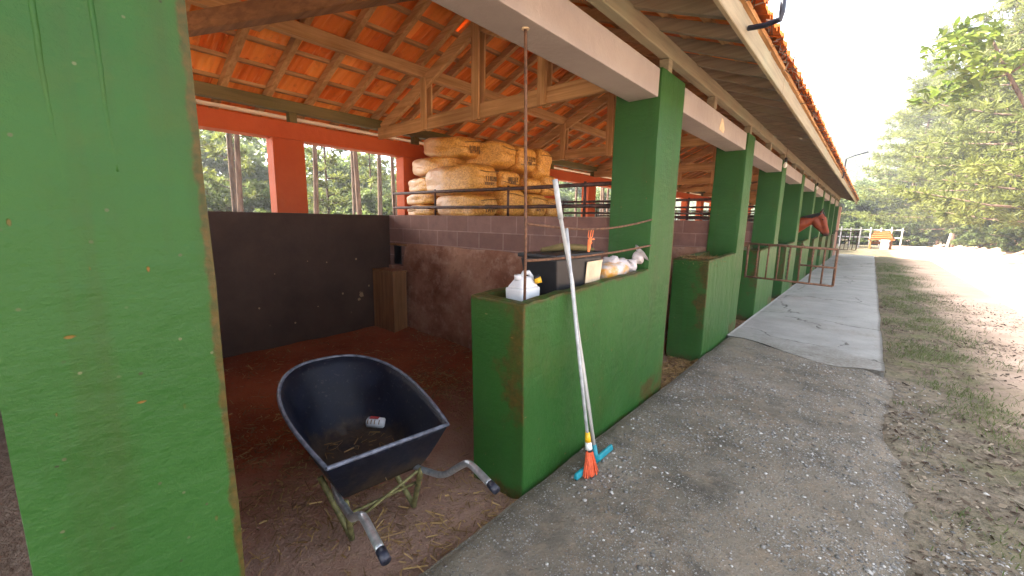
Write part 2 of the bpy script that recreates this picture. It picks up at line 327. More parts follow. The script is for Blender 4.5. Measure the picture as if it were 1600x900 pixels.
def soup(name, verts, faces, mat, parent=None, tint=None, smooth=False, an='tint'):
    """verts (N,3) array, faces (F,k) array of indices, tint (N,)"""
    verts = np.asarray(verts, np.float32); faces = np.asarray(faces, np.int32); k = faces.shape[1]
    me = bpy.data.meshes.new(name); me.vertices.add(len(verts)); me.vertices.foreach_set('co', verts.ravel())
    me.loops.add(faces.size); me.loops.foreach_set('vertex_index', faces.ravel())
    me.polygons.add(len(faces)); me.polygons.foreach_set('loop_start', np.arange(0, faces.size, k, dtype=np.int32))
    me.polygons.foreach_set('loop_total', np.full(len(faces), k, np.int32)); me.update(calc_edges=True); me.validate()
    if tint is not None:
        a = me.attributes.new(an, 'FLOAT', 'POINT'); a.data.foreach_set('value', np.asarray(tint, np.float32))
    return link(name, me, mat, parent, smooth)
def empty(name, loc, rz=0):
    o = bpy.data.objects.new(name, None); COL.objects.link(o); o.location = loc; o.rotation_euler = (0, 0, rz); o.empty_display_size = .1
    return o
def tag(o, label, cat, group=None):
    o['label'] = label; o['category'] = cat
    if group: o['group'] = group
    return o
def part_empty(name, parent):
    o = empty(name, (0, 0, 0)); o.parent = parent; return o
def setk(o, k): o['kind'] = k; return o
def dup(o, name=None):
    c = o.copy(); COL.objects.link(c)
    for ch in o.children:
        d = ch.copy(); COL.objects.link(d); d.parent = c
        for g2 in ch.children:
            e = g2.copy(); COL.objects.link(e); e.parent = d
    return c
def attr(o, name, fn):
    me = o.data; a = me.attributes.new(name, 'FLOAT', 'POINT'); a.data.foreach_set('value', [fn(v.co) for v in me.vertices])
def quads(c, a, b):
    """quads centred at c (N,3) with half axes a, b -> verts, faces"""
    N = len(c); v = np.empty((N, 4, 3), np.float32); v[:, 0] = c-a-b; v[:, 1] = c+a-b; v[:, 2] = c+a+b; v[:, 3] = c-a+b
    return v.reshape(-1, 3), np.arange(N*4, dtype=np.int32).reshape(N, 4)
def unit(n):
    v = rng.normal(size=(n, 3)); return v/np.linalg.norm(v, axis=1, keepdims=True)
def vnoise(x, y, s, seed=0):
    """cheap smooth noise of arrays"""
    x = np.asarray(x)*s; y = np.asarray(y)*s; out = 0
    for k in range(5):
        a = seed*1.7+k*2.4; f = 1.0+.63*k
        out = out + np.sin(x*f*math.cos(a)+y*f*math.sin(a)+a*3.1+1.3*np.sin(y*f*.7+a))/(1+.5*k)
    return out/2.6

# ------------------------------------------------------------------ ground, walkway
def axis(*segs):
    out = []
    for a, b, st in segs: out += list(np.arange(a, b-1e-6, st))
    return np.array(out + [segs[-1][1]])
def toe(y): return np.clip(9.4-.067*np.asarray(y), 4.6, 12)
def sstep(a, b, x):
    t = np.clip((x-a)/(b-a), 0, 1); return t*t*(3-2*t)
def ground_z(x, y):
    x = np.asarray(x, float); y = np.asarray(y, float)
    z = -.055 + .018*vnoise(x, y, 2.3, 1) + .012*vnoise(x, y, 6.1, 2)*(x > 1) + .006*vnoise(x, y, 17, 3)*(x < 8)
    z = z + .012*np.exp(-((x-2.1)/.25)**2)
    under = sstep(1.72, 1.35, x)*sstep(28.6, 28.0, y)
    z = z - .40*under
    b = sstep(0, 3.6, x-toe(y)-.8*vnoise(x*0, y, .5, 4))*sstep(14, 22, y)
    z = z + b*(1.75 + .35*vnoise(x, y, 1.1, 5)) + sstep(10, 60, x-toe(y))*6*sstep(14, 30, y)
    return z
def grid(name, xs, ys, zf, mat):
    X, Y = np.meshgrid(xs, ys); Z = zf(X, Y); v = np.stack([X, Y, Z], -1).reshape(-1, 3)
    nx = len(xs); i = (np.arange(len(ys)-1)[:, None]*nx + np.arange(nx-1)[None]).ravel()
    return soup(name, v, np.stack([i, i+1, i+1+nx, i+nx], 1), mat, smooth=True)
gx = axis((-400, -40, 40), (-40, -6, 2), (-6, 1.2, .4), (1.2, 4.4, .05), (4.4, 14, .25), (14, 40, 2), (40, 400, 40))
gy = axis((-60, -4, 4), (-4, .6, .4), (.6, 9, .05), (9, 30, .2), (30, 70, .6), (70, 600, 30))
setk(grid('ground', gx, gy, ground_z, 'earth'), 'structure')

def walk_edge(y): return 1.80 + .10*vnoise(np.asarray(y)*1.0, 0*np.asarray(y), 1.9, 8) + .035*vnoise(np.asarray(y), 0*np.asarray(y), 9, 9)
def seam(x): return 6.42 - .5*sstep(.2, 1.2, x) + .17*sstep(1.25, 1.75, x) + .05*vnoise(x, x*0, 5, 3)
def slab_strip(name, mat, us, ys, xf, zf, skirt):
    rows = []
    for y in ys: rows.append([(xf(u, y), y) for u in us])
    P = np.array(rows); X, Y = P[..., 0], P[..., 1]
    Z = zf(X, Y, np.array(us)[None, :]+0*Y)
    v = np.stack([X, Y, Z], -1).reshape(-1, 3); nx = len(us)
    i = (np.arange(len(ys)-1)[:, None]*nx + np.arange(nx-1)[None]).ravel(); f = np.stack([i, i+1, i+1+nx, i+nx], 1)
    # skirt down both long sides and the near end
    loop = [r*nx for r in range(len(ys)-1, -1, -1)] + list(range(1, nx)) + [r*nx+nx-1 for r in range(1, len(ys))]
    low = v[loop].copy(); low[:, 2] -= skirt; o = len(v); fs = [(loop[k], loop[k+1], o+k+1, o+k) for k in range(len(loop)-1)]
    return soup(name, np.vstack([v, low]), np.vstack([f, fs]), mat, smooth=False)
us = np.linspace(0, 1, 60); ys = np.linspace(-3.5, 6.6, 240)
def wz(X, Y, U):
    return .010*vnoise(X, Y, 3.1, 6) + .005*vnoise(X, Y, 11, 7) - .065*sstep(.86, 1.0, U) - .02*sstep(.03, 0, U) - .05*sstep(.03, .12, Y-seam(np.minimum(X, 1.75)))
setk(slab_strip('walkway', 'aggregate', us, ys, lambda u, y: .03+u*(float(walk_edge(y))-.03), wz, .38), 'structure')
us2 = np.linspace(0, 1, 40); vs2 = np.linspace(0, 1, 160)
def slab_xy():
    rows = []
    for v_ in vs2:
        r = []
        for u in us2:
            x = .012+u*(1.715+.012*float(vnoise(v_*24, 0, 2.3, 2)) - .012); y0 = float(seam(x)); r.append((x, y0+(30.4-y0)*v_**1.5))
        rows.append(r)
    P = np.array(rows); X, Y = P[..., 0], P[..., 1]; Z = .010+.005*vnoise(X, Y, 1.7, 4)
    v = np.stack([X, Y, Z], -1).reshape(-1, 3); nx = len(us2); ny = len(vs2)
    i = (np.arange(ny-1)[:, None]*nx + np.arange(nx-1)[None]).ravel(); f = np.stack([i, i+1, i+1+nx, i+nx], 1)
    loop = [r*nx for r in range(ny-1, -1, -1)] + list(range(1, nx)) + [r*nx+nx-1 for r in range(1, ny)]
    loop += [ (ny-1)*nx+c for c in range(nx-2, -1, -1)]
    low = v[loop].copy(); low[:, 2] -= .45; o = len(v); fs = [(loop[k], loop[k+1], o+k+1, o+k) for k in range(len(loop)-1)]
    return soup('pavement', np.vstack([v, low]), np.vstack([f, fs]), 'slab')
setk(slab_xy(), 'structure')

def floor_z(x, y):
    x = np.asarray(x, float); y = np.asarray(y, float)
    z = -.125 + .115*sstep(-.5, -3.6, x) + .018*vnoise(x, y, 2.2, 11) + .010*vnoise(x, y, 7, 12)
    z = z + .06*np.exp(-(((x+1.75)/.45)**2+((y-2.55)/.45)**2)) + .05*np.exp(-(((x+1.55)/.45)**2+((y-1.05)/.4)**2)) + .05*np.exp(-((y-3.45)/.15)**2)*(x < -1)
    return z + .05*sstep(-.12, .05, x)
fx = axis((-4.04, .055, .045)); fy = axis((-3.5, .3, .2), (.3, 3.6, .045), (3.6, 28, .25))
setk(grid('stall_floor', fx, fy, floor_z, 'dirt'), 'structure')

# ------------------------------------------------------------------ stable building
ST = tag(empty('stable_building', (0, 0, 0)), 'long green open-fronted stable with orange back wall and clay tiled roof', 'stable')
YEND, YBEG = 28.3, -3.4
BX = -4.05
def smooth_(p, m=8):
    return [(p[i][0]+(p[i+1][0]-p[i][0])*k/m, p[i][1]+(p[i+1][1]-p[i][1])*k/m) for i in range(len(p)-1) for k in range(m)]+[p[-1]]
cols = [(-3.1, -2.68), (-.09, .335), (3.45, 3.985)] + [(6.53+3*k, 6.98+3*k) for k in range(8)]
def column(y0, y1):
    mb = MB(); w = y1-y0; n = 22
    x0, x1 = -.40, 0.0; zs = np.linspace(-.3, 2.83, n+1)
    # a subdivided, slightly wavy shaft so the arris is not dead straight
    def ring(z):
        pts = []
        for (ax, ay), (bx, by) in (((x0,0),(x1,0)), ((x1,0),(x1,w)), ((x1,w),(x0,w)), ((x0,w),(x0,0))):
            for t in (0, .10, .3, .5, .7, .90): pts.append((ax+(bx-ax)*t, ay+(by-ay)*t))
        out = []
        cx, cy = (x0+x1)/2, w/2
        for px, py in pts:
            corner = (abs(px-cx) > .199) and (abs(py-cy) > w/2-.001)
            k = .985 if corner else 1.0
            qx, qy = cx+(px-cx)*k, cy+(py-cy)*k
            s1 = .0035*float(vnoise(px*3+z*1.3, py*3+y0, 2.1, 3)) + (.003*float(vnoise(z*8+px, py*9+y0, 2, 5)) if corner else 0)
            out.append(mb.bm.verts.new((qx+s1, qy+s1*.8, z)))
        return out
    rs = [ring(z) for z in zs]; m = len(rs[0])
    for A, B in zip(rs, rs[1:]):
        for k in range(m): mb.bm.faces.new((A[k], A[(k+1) % m], B[(k+1) % m], B[k]))
    mb.bm.faces.new(rs[-1]); mb.bm.faces.new(rs[0][::-1])
    o = mb.build('column', 'green', ST); o.location = (0, y0, 0)
    attr(o, 'wear', lambda c: 1.0 if (c.y > w-.02 and c.x > -.02 and c.z < 2.2) else (.0 if c.z > .16 else .6))
    return o
for a, b in cols: column(a, b)
for pts_ in ([(.055, 2.35), (.058, 2.1), (.056, 1.9), (.061, 1.72), (.066, 1.62)], [(.146, 2.35), (.149, 2.1), (.151, 1.95), (.150, 1.84), (.156, 1.70)]):
    mb = MB(); P_ = smooth_(pts_); mb.tube([(-.0058, a+random.uniform(-.0006, .0006), b) for a, b in P_], [.0064+.0006*random.random() for _ in P_], 14); mb.build('plaster_ridge', 'green', ST, smooth=True)

def trough(y0, y1, zt0, zt1):
    """masonry feed trough: solid body, sunken filled top, worn rim"""
    mb = MB(); bm = mb.bm; x0, x1 = -.43, 0.0; t = .075; ys_ = [y0, y0+.035, y0+.10]+list(np.linspace(y0+.2, y1, 16))
    def ztop(y): return zt0+(zt1-zt0)*(y-y0)/(y1-y0)
    lean = .03*(1 if y0 < 3 else .5)
    def P(x, y, z, j=.004):
        yy = y - (lean*(1-min(1, max(0, z)/1.15))*-1 if y == y0 else 0)
        q = .0
        wv_ = .005*float(vnoise(yy*6+x*9, z*5+y0, 1.6, 3))
        return bm.verts.new((x+wv_+random.uniform(-j, j)*(z > .9)*.6, yy, z+(random.uniform(-j, j)+.007*float(vnoise(yy*9, x*7+y0, 2., 8)))*(z > .9)))
    out = []
    for i, y in enumerate(ys_):
        zt = ztop(y); yi = min(max(y, y0+t+.01*i), y1-.002)
        ring = [(x0, y, -.3), (x0, y, .09), (x0, y, .55), (x0, y, zt-.05), (x0, y, zt), (x0+t, yi, zt), (x0+t, yi, zt-.07), (x1-t, yi, zt-.07), (x1-t, yi, zt), (x1, y, zt), (x1, y, zt-.05), (x1, y, .55), (x1, y, .09), (x1, y, -.3)]
        out.append([P(*q) for q in ring])
    for A, B in zip(out, out[1:]):
        for k in range(13): bm.faces.new((A[k], A[k+1], B[k+1], B[k]))
    A = out[0]
    for q in ((0, 1, 12, 13), (1, 2, 11, 12), (2, 3, 10, 11), (3, 4, 9, 10), (4, 5, 8, 9), (5, 6, 7, 8)): bm.faces.new([A[k] for k in q])
    o = mb.build('feed_trough', 'green', ST, bevel=.012, jit=.0)
    def wr(c):
        w = 0
        zt = ztop(min(max(c.y, y0), y1))
        if c.z > zt-.03: w = .62
        if c.y < y0+.02 and c.x > -.02 and c.z > .5: w = max(w, .66)
        if c.z < 0: w = max(w, 1.3)
        if c.z < zt-.05 and c.z > .9 and c.x < -.06 and c.y > y0+.05: w = .9
        return w
    attr(o, 'wear', wr); return o
tr0 = trough(1.75, 3.452, 1.142, 1.20)
troughs = [tr0, trough(5.25, 6.532, 1.165, 1.20)] + [trough(8.27+3*k, 9.532+3*k, 1.15, 1.19) for k in range(7)]

# white lintel beams between the columns
for (a, b), (c, d) in zip(cols, cols[1:]):
    mb = MB(); mb.box(-.275, -.02, b+.002, c-.002, 2.605, 2.822); o = mb.build('lintel_beam', 'beam', ST, bevel=.008)
# patch of broken plaster on the third lintel
mb = MB(); pts = [(-.075, -.05), (.06, -.06), (.085, -.02), (.03, .075), (-.02, .085), (-.045, .03)]
vs = [mb.bm.verts.new((-.0165, 5.30+p[0]*1.3, 2.70+p[1])) for p in pts]; vt = [mb.bm.verts.new((-.023, 5.30+p[0]*1.4, 2.70+p[1]*1.1)) for p in pts]
mb.bm.faces.new(vs)
for k in range(6): mb.bm.faces.new((vs[k], vs[(k+1) % 6], vt[(k+1) % 6], vt[k]))
mb.build('plaster_patch', 'cardp', ST)

# back wall: brown lower wall, orange piers and lintel band
mb = MB(); mb.box(BX-.20, BX, YBEG, YEND, -.5, 1.64); mb.build('back_wall', 'brown', ST, bevel=.006)
mb = MB(); mb.box(BX-.20, BX, YBEG, YEND, 2.52, 2.72)
k = -3
y = 2.165-.18-1.815*3
while y < YEND:
    mb.box(BX-.199, BX-.001, max(y, YBEG+.01), min(y+.365, YEND-.01), 1.642, 2.518); y += 1.815
mb.build('orange_window_wall', 'orange', ST, bevel=.004)
# wall plate + posts
mb = MB(); mb.beam((BX-.06, YBEG, 2.905), (BX-.06, YEND, 2.905), .11, .13); mb.build('wall_plate', 'plate', ST, bevel=.006)
y = 2.2-1.815*2
while y < YEND:
    mb = MB(); mb.box(BX-.105, BX-.01, y, y+.085, 2.722, 2.838); mb.build('plate_post', 'plate', ST); y += 1.815

# divider walls
RIDGE = -2.05; ZR = 3.86
def zu(x):   # underside of rafters
    return 3.07-.385*x if x > RIDGE else 2.97+(ZR-2.97)*(x-BX)/(RIDGE-BX)
def divider(y0):
    mb = MB(); mb.box(BX+.002, -.402, y0, y0+.14, -.3, 1.645); o = mb.build('divider_wall', 'block', ST, bevel=.006)
    # the coat of render on the lower part, ragged along its top, broken away in the corner
    mb = MB(); bm = mb.bm; xs = np.linspace(BX+.004, -.41, 60); yo = y0-.028
    tops = 1.235 + .008*vnoise(xs, xs*0, 9, 2) + .012*vnoise(xs, xs*0, 3, 5)
    A = []; zl = np.linspace(0, 1, 14)
    for x, t_ in zip(xs, tops):
        cut = x < BX+.40
        zb = -.25; zt = t_ if not cut else .90
        A.append([bm.verts.new((x, yo - .012*max(0, .35-(zb+(zt-zb)*q))/.35 + .005*float(vnoise(x, zb+(zt-zb)*q, 4, 7)), zb+(zt-zb)*q)) for q in zl] + [bm.verts.new((x, y0+.004, zt+.006))])
    for p, q in zip(A, A[1:]):
        for k in range(14): bm.faces.new((p[k], q[k], q[k+1], p[k+1]))
    r = mb.build('wall_render', 'render', o, smooth=True)
    return o
for y0 in [.05, 3.52] + [6.57+3*k for k in range(7)]: divider(y0)
# black block for the shade inside the hollow above the near stall feed box
mb = MB(); mb.box(BX+.12, BX+.30, 3.512, 3.535, .93, 1.20); mb.build('hollow_shade_block', 'black', ST, bevel=.004)

mb = MB(); mb.box(BX+.06, BX+.47, 3.475, 3.525, 1.205, 1.236); mb.build('wall_ledge', 'boxwood', ST, bevel=.01)
# pipe rails on top of each divider
for y0 in [.05, 3.52] + [6.57+3*k for k in range(7)]:
    rl = part_empty('pipe_rail', ST); yc = y0+.07
    for z_, r_ in ((1.752, .019), (1.955, .020)):
        mb = MB(); mb.tube([(-.4, yc, z_), (-1.6, yc, z_-.006), (-2.8, yc, z_), (BX+.02, yc, z_)], r_, 8); mb.build('rail_pipe', 'pipe', rl, smooth=True)
    for x_ in (BX+.03, -3.05, -1.75, -.75):
        mb = MB(); mb.tube([(x_, yc, 1.646), (x_, yc, 1.985)], .014, 6); mb.build('rail_post', 'pipe', rl, smooth=True)

# trusses
def truss(yc):
    t = part_empty('roof_truss', ST); w = .06
    def mem(n, p, q, h, mat, ww=w, dy=0, label=None):
        mb = MB(); mb.beam((p[0], yc+dy, p[1]), (q[0], yc+dy, q[1]), ww, h, (0, 1, 0) if False else (0, 0, 1)); return mb.build(n, mat, t, bevel=.005, seg=1, jit=.003)
    mem('tie_beam', (BX+.01, 2.775), (-.285, 2.79), .15, 'woodx')
    mem('top_chord', (-3.95, 2.84), (RIDGE-.03, 3.665), .13, 'woodx')
    mem('top_chord', (-.30, 2.84), (RIDGE+.03, 3.665), .13, 'woodx')
    for dy in (-.045, .045):
        mb = MB(); mb.box(RIDGE-.055, RIDGE+.055, yc+dy-.013, yc+dy+.013, 2.69, 3.73); mb.build('king_post', 'woodz', t, bevel=.003, seg=1)
        for x_ in (-2.97, -1.14):
            mb = MB(); mb.box(x_-.05, x_+.05, yc+dy-.0135, yc+dy+.0135, 2.70, zu(x_)-.13); mb.build('strut', 'woodz', t, bevel=.003, seg=1)
tys = [-3.2, 3.405] + [6.48+3*k for k in range(8)]
for y_ in tys: truss(y_)
# collar beam and diagonal brace in the near bay
mb = MB(); mb.beam((-3.15, 1.56, 3.36), (-.6, 1.56, 3.31), .12, .12); mb.build('collar_beam', 'woodx', ST, bevel=.006, jit=.003)
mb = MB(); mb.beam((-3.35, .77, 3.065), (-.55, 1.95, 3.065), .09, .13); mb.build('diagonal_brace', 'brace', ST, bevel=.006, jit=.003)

# purlins
def purlin(x, z0, z1, w, name, mat):
    mb = MB(); y = YBEG
    while y < YEND:
        y2 = min(y+5.3+random.uniform(-.4, .4), YEND)
        mb.beam((x, y, (z0+z1)/2+random.uniform(-.004, .004)), (x, y2-.004, (z0+z1)/2+random.uniform(-.004, .004)), w, z1-z0); y = y2
    return mb.build(name, mat, ST, bevel=.006, seg=1)
purlin(-3.0, zu(-3.0)-.135, zu(-3.0)-.004, .085, 'middle_purlin', 'woody')
purlin(-1.12, zu(-1.12)-.135, zu(-1.12)-.004, .085, 'middle_purlin', 'woody')
purlin(RIDGE, ZR-.155, ZR-.012, .07, 'ridge_purlin', 'woody')
purlin(-.055, 2.952, 3.086, .085, 'eave_purlin', 'oldy')
y = 0
pp = [c0+.16 for c0, c1 in cols] + [4.95] + [cols[i][1]+1.25 for i in range(3, 10)] + [1.7, -1.4]
for y in pp:
    oncol = any(a-.01 < y < b for a, b in cols)
    mb = MB(); mb.box(-.10, -.018, y, y+.085, 2.826 if not oncol else 2.834, 2.949); mb.build('purlin_block', 'oldy', ST, bevel=.004, seg=1)

# cream soffit boards under the back eave
for xa, xb in ((-4.275, -4.43), (-4.455, -4.60), (-4.62, -4.74)):
    mb = MB(); mb.beam(((xa+xb)/2, YBEG, zu((xa+xb)/2)-.012), ((xa+xb)/2, YEND, zu((xa+xb)/2)-.012), xa-xb, .016); mb.build('soffit_board', 'cream', ST)
# rafters and battens
ry = []; y = .62-8*.46
while y < YEND: ry.append(y+random.uniform(-.02, .02)); y += .46
vis = [y for y in ry if y > -.5]
def rafter_mesh(mb, y, side):
    h = .085; j = random.uniform(-.006, .006); k = random.uniform(-.015, .015)
    if side == 'back':
        p, q = (-4.72, y, zu(-4.72)+h/2*1.05), (RIDGE-.02, y+k, ZR+h/2*1.05)
    elif side == 'in': p, q = (RIDGE+.02, y, ZR+h/2*1.05), (-.30, y+k, zu(-.30)+h/2*1.05)
    else: p, q = (-.30, y+k, zu(-.30)+h/2*1.05), (.655, y, zu(.655)+h/2*1.05)
    mb.beam((p[0], p[1], p[2]+j), (q[0], q[1], q[2]+j), .06, h)
nb = 0
for y in vis[:46]:
    mb = MB(); rafter_mesh(mb, y, 'in'); rafter_mesh(mb, y, 'out'); o = mb.build('rafter', 'oldx', ST)
    o.data.materials.append(M['woodx'])
    for p in o.data.polygons:
        if p.center.x < -.30: p.material_index = 1
for y in vis[:46]:
    mb = MB(); rafter_mesh(mb, y, 'back'); mb.build('rafter', 'woodx', ST)
mb = MB()
for y in [y for y in ry if y not in vis[:46]]:
    for s_ in ('in', 'out', 'back'): rafter_mesh(mb, y, s_)
setk(mb.build('far_rafters', 'oldx', ST), 'stuff')
EXF, EXB = .76, -4.80       # tile edges
sf = math.hypot(EXF-RIDGE, .385*(EXF-RIDGE)); sbk = (ZR-2.97)/(RIDGE-BX)
COURSE = .335
for side in (0, 1):
    L = (EXF-RIDGE) if side == 0 else (RIDGE-EXB); slope = .385 if side == 0 else sbk
    dx = COURSE/math.hypot(1, slope); i = 0; x = (EXF-.10) if side == 0 else (EXB+.10)
    while (x > RIDGE+.1) if side == 0 else (x < RIDGE-.1):
        z = zu(x)+.092+.018
        mb = MB(); mb.beam((x, YBEG, z), (x, YEND, z), .055, .036); mb.build('batten', 'woody', ST)
        x += -dx if side == 0 else dx
def tiles(side):
    slope = .385 if side == 0 else sbk; c = 1/math.hypot(1, slope); dx = COURSE*c
    E = EXF if side == 0 else EXB; sg = -1 if side == 0 else 1; wid = .205
    ncol = int((YEND-YBEG+.1)/wid); nrow = int(abs(RIDGE-E)/dx)+1
    V = []; F = []; T = []; prof = [(-.03, .010), (.06, .034), (.18, .034), (.25, .004), (.44, .0), (.50, .016), (.56, .0), (.76, .003), (.83, .024), (.94, .020), (1.06, .002)]
    for r in range(nrow):
        x0 = E+sg*dx*r; x1 = x0+sg*(dx+.085*c)
        if side == 0: x1 = max(x1, RIDGE+.005)
        else: x1 = min(x1, RIDGE-.005)
        for k in range(ncol):
            y0 = YBEG-.05+k*wid+random.uniform(-.007, .007)+(r % 2)*0; tw = random.uniform(-.010, .010); lift = random.uniform(-.006, .014)
            sx = random.uniform(-.012, .012); tn = min(1, max(0, random.gauss(.5, .36))); b = len(V)
            for q, (t, h) in enumerate(prof):
                for e in (0, 1):
                    x = (x0+sx) if e == 0 else x1
                    z = zu(x)+.128 + h + (.030+lift+tw*(t-.5)*2 if e == 0 else .004)
                    V.append((x, y0+t*wid, z)); T.append(tn)
            for q, (t, h) in enumerate(prof):    # thickness lip at the lower end
                V.append((x0+sx+sg*.004, y0+t*wid, zu(x0+sx)+.128+h+.030+lift+tw*(t-.5)*2-.014)); T.append(tn)
            n = len(prof)
            for q in range(n-1):
                F.append((b+2*q, b+2*q+2, b+2*q+3, b+2*q+1)); F.append((b+2*q, b+2*n+q, b+2*n+q+1, b+2*q+2))
    return soup('roof_slope', V, F, 'tile', ST, T)
tiles(0); tiles(1)
V = []; F = []; T = []; y = YBEG
while y < YEND+.1:
    b = len(V); tn = random.random()
    for yy, ex in ((y, .012), (y+.40, 0)):
        for k in range(9):
            a = math.pi*k/8; V.append((RIDGE+(.15+ex)*math.cos(a), yy, ZR+.07+(.13+ex)*math.sin(a))); T.append(tn)
    for k in range(8): F.append((b+k, b+k+1, b+k+10, b+k+9))
    y += .36
soup('ridge_tiles', V, F, 'tile', ST, T)
# eave fascia boards
y = YBEG
for y2 in (1.0, 4.4, 11.9, 20, YEND+.05):
    d = random.uniform(-.012, .012); mb = MB(); mb.box(.662, .69, y+.006, y2-.006, 2.725+d, 2.865+d); mb.build('fascia_board', 'oldy', ST, bevel=.004, seg=1); y = y2
# debris caught along the tile ends
n = 800; cy = rng.uniform(.2, 28, n); cx = rng.normal(.745, .02, n); cz = np.array([zu(.745)+.12]*n)+rng.normal(0, .018, n)
a = unit(n)*rng.uniform(.015, .05, (n, 1)); b = unit(n)*.004
v, f = quads(np.stack([cx, cy, cz], 1), a, b); o = setk(soup('roof_litter', v, f, 'litter', ST, np.repeat(rng.random(n), 4)), 'stuff')
# gable-end pier of pinkish render
mb = MB(); mb.box(-.36, .06, 28.62, 28.98, -.2, 2.62); mb.build('end_pier', 'brick', ST, bevel=.01)
mb = MB(); mb.beam((RIDGE, YEND+.06, ZR+.13), (.74, YEND+.06, zu(.74)+.13), .03, .16); mb.build('verge_board', 'oldx', ST)
mb = MB(); mb.beam((-4.8, YEND+.06, zu(-4.8)+.13), (RIDGE, YEND+.06, ZR+.13), .03, .16); mb.build('verge_board', 'oldx', ST)

# rusty rods over the first trough
rg = part_empty('rod_guard', ST)
mb = MB(); mb.tube([(-.10, 1.88, 1.10), (-.099, 1.877, 1.45), (-.102, 1.868, 1.8), (-.1, 1.85, 2.25), (-.1, 1.835, 2.605)], .0085, 8); mb.build('upright_rod', 'rust', rg, smooth=True)
mb = MB(); mb.lathe([(.004, -.006), (.022, -.005), (.020, 0.0)], (-.1, 1.835, 2.604), 10); mb.build('rod_flange', 'cardp', rg)
mb = MB(); mb.tube([(-.10, 1.872, 1.583)]+[(-.10+.095*t, 1.872+1.585*t, 1.583+.043*t-.055*math.sin(math.pi*t)) for t in np.linspace(.08, 1, 12)], .0075, 8); mb.build('cross_rod', 'rust', rg, smooth=True)
mb = MB(); mb.tube([(-.10, 1.88, 1.366)]+[(-.10+.10*t, 1.88+1.577*t, 1.366+.042*t-.02*math.sin(math.pi*t)) for t in np.linspace(.08, 1, 12)], .0085, 8); mb.build('cross_rod', 'rust', rg, smooth=True)

# gates
def gate(y, x0, x1, z0, z1, nb_, r, mat, label, low=None, sag=.02):
    gt = part_empty('iron_gate', ST); gt['label'] = label
    def zz(x, z): return z - sag*(x-x0)/(x1-x0)
    mb = MB()
    mb.tube([(x0, y, zz(x0, z1)), (x1, y, zz(x1, z1))], r*1.35, 8); mb.tube([(x0, y, zz(x0, z0)), (x1, y, zz(x1, z0))], r*1.2, 8)
    mb.tube([(x1, y, zz(x1, z0)), (x1, y, zz(x1, z1))], r*1.3, 8); mb.tube([(x0, y, zz(x0, z0)-.02), (x0, y, zz(x0, z1)+.02)], r*1.3, 8)
    mb.build('gate_frame', mat, gt, smooth=True)
    for i in range(1, nb_):
        x = x0+(x1-x0)*i/nb_; mb = MB(); mb.tube([(x, y, zz(x, z0)), (x+random.uniform(-.006, .006), y, zz(x, z1))], r*.95, 7); mb.build('gate_bar', mat, gt, smooth=True)
    if low:
        xm = x0+(x1-x0)*low; zm = z0+(z1-z0)*.5
        mb = MB(); mb.tube([(xm, y-.012, zz(xm, zm)), (x1, y-.012, zz(x1, zm))], r*1.1, 7); mb.build('gate_rail', mat, gt, smooth=True)
    return gt
gate(7.22, .01, 1.10, .80, 1.31, 8, .0125, 'rust', 'rusty iron gate swung out across the walkway', .62, .03)
gate(25.2, .08, .98, .50, 1.36, 6, .014, 'pipe', 'dark bar gate standing open at the far stalls', .45, .0)
# latch bolt on the fourth column
mb = MB(); mb.tube([(.02, 13.6, 1.1), (.06, 13.6, 1.12), (.10, 13.55, 1.05)], .012, 6); mb.build('gate_latch', 'rust', ST)

# ------------------------------------------------------------------ feed box in the corner
fb = tag(empty('feed_box', (-3.78, 3.34, 0)), 'upright brown wooden box in the dark corner of the near stall', 'feed box')
mb = MB(); mb.box(-.245, .245, -.115, .105, -.1, .84); mb.build('box_body', 'boxwood', fb, bevel=.008)
mb = MB(); mb.box(-.26, .26, -.13, .11, .842, .868); mb.build('box_lid', 'boxwood', fb, bevel=.004)
for x_ in (-.245, .245):
    mb = MB(); mb.box(x_-.012, x_+.012, -.128, -.117, -.1, .835); mb.build('corner_batten', 'boxwood', fb, bevel=.002, seg=1)

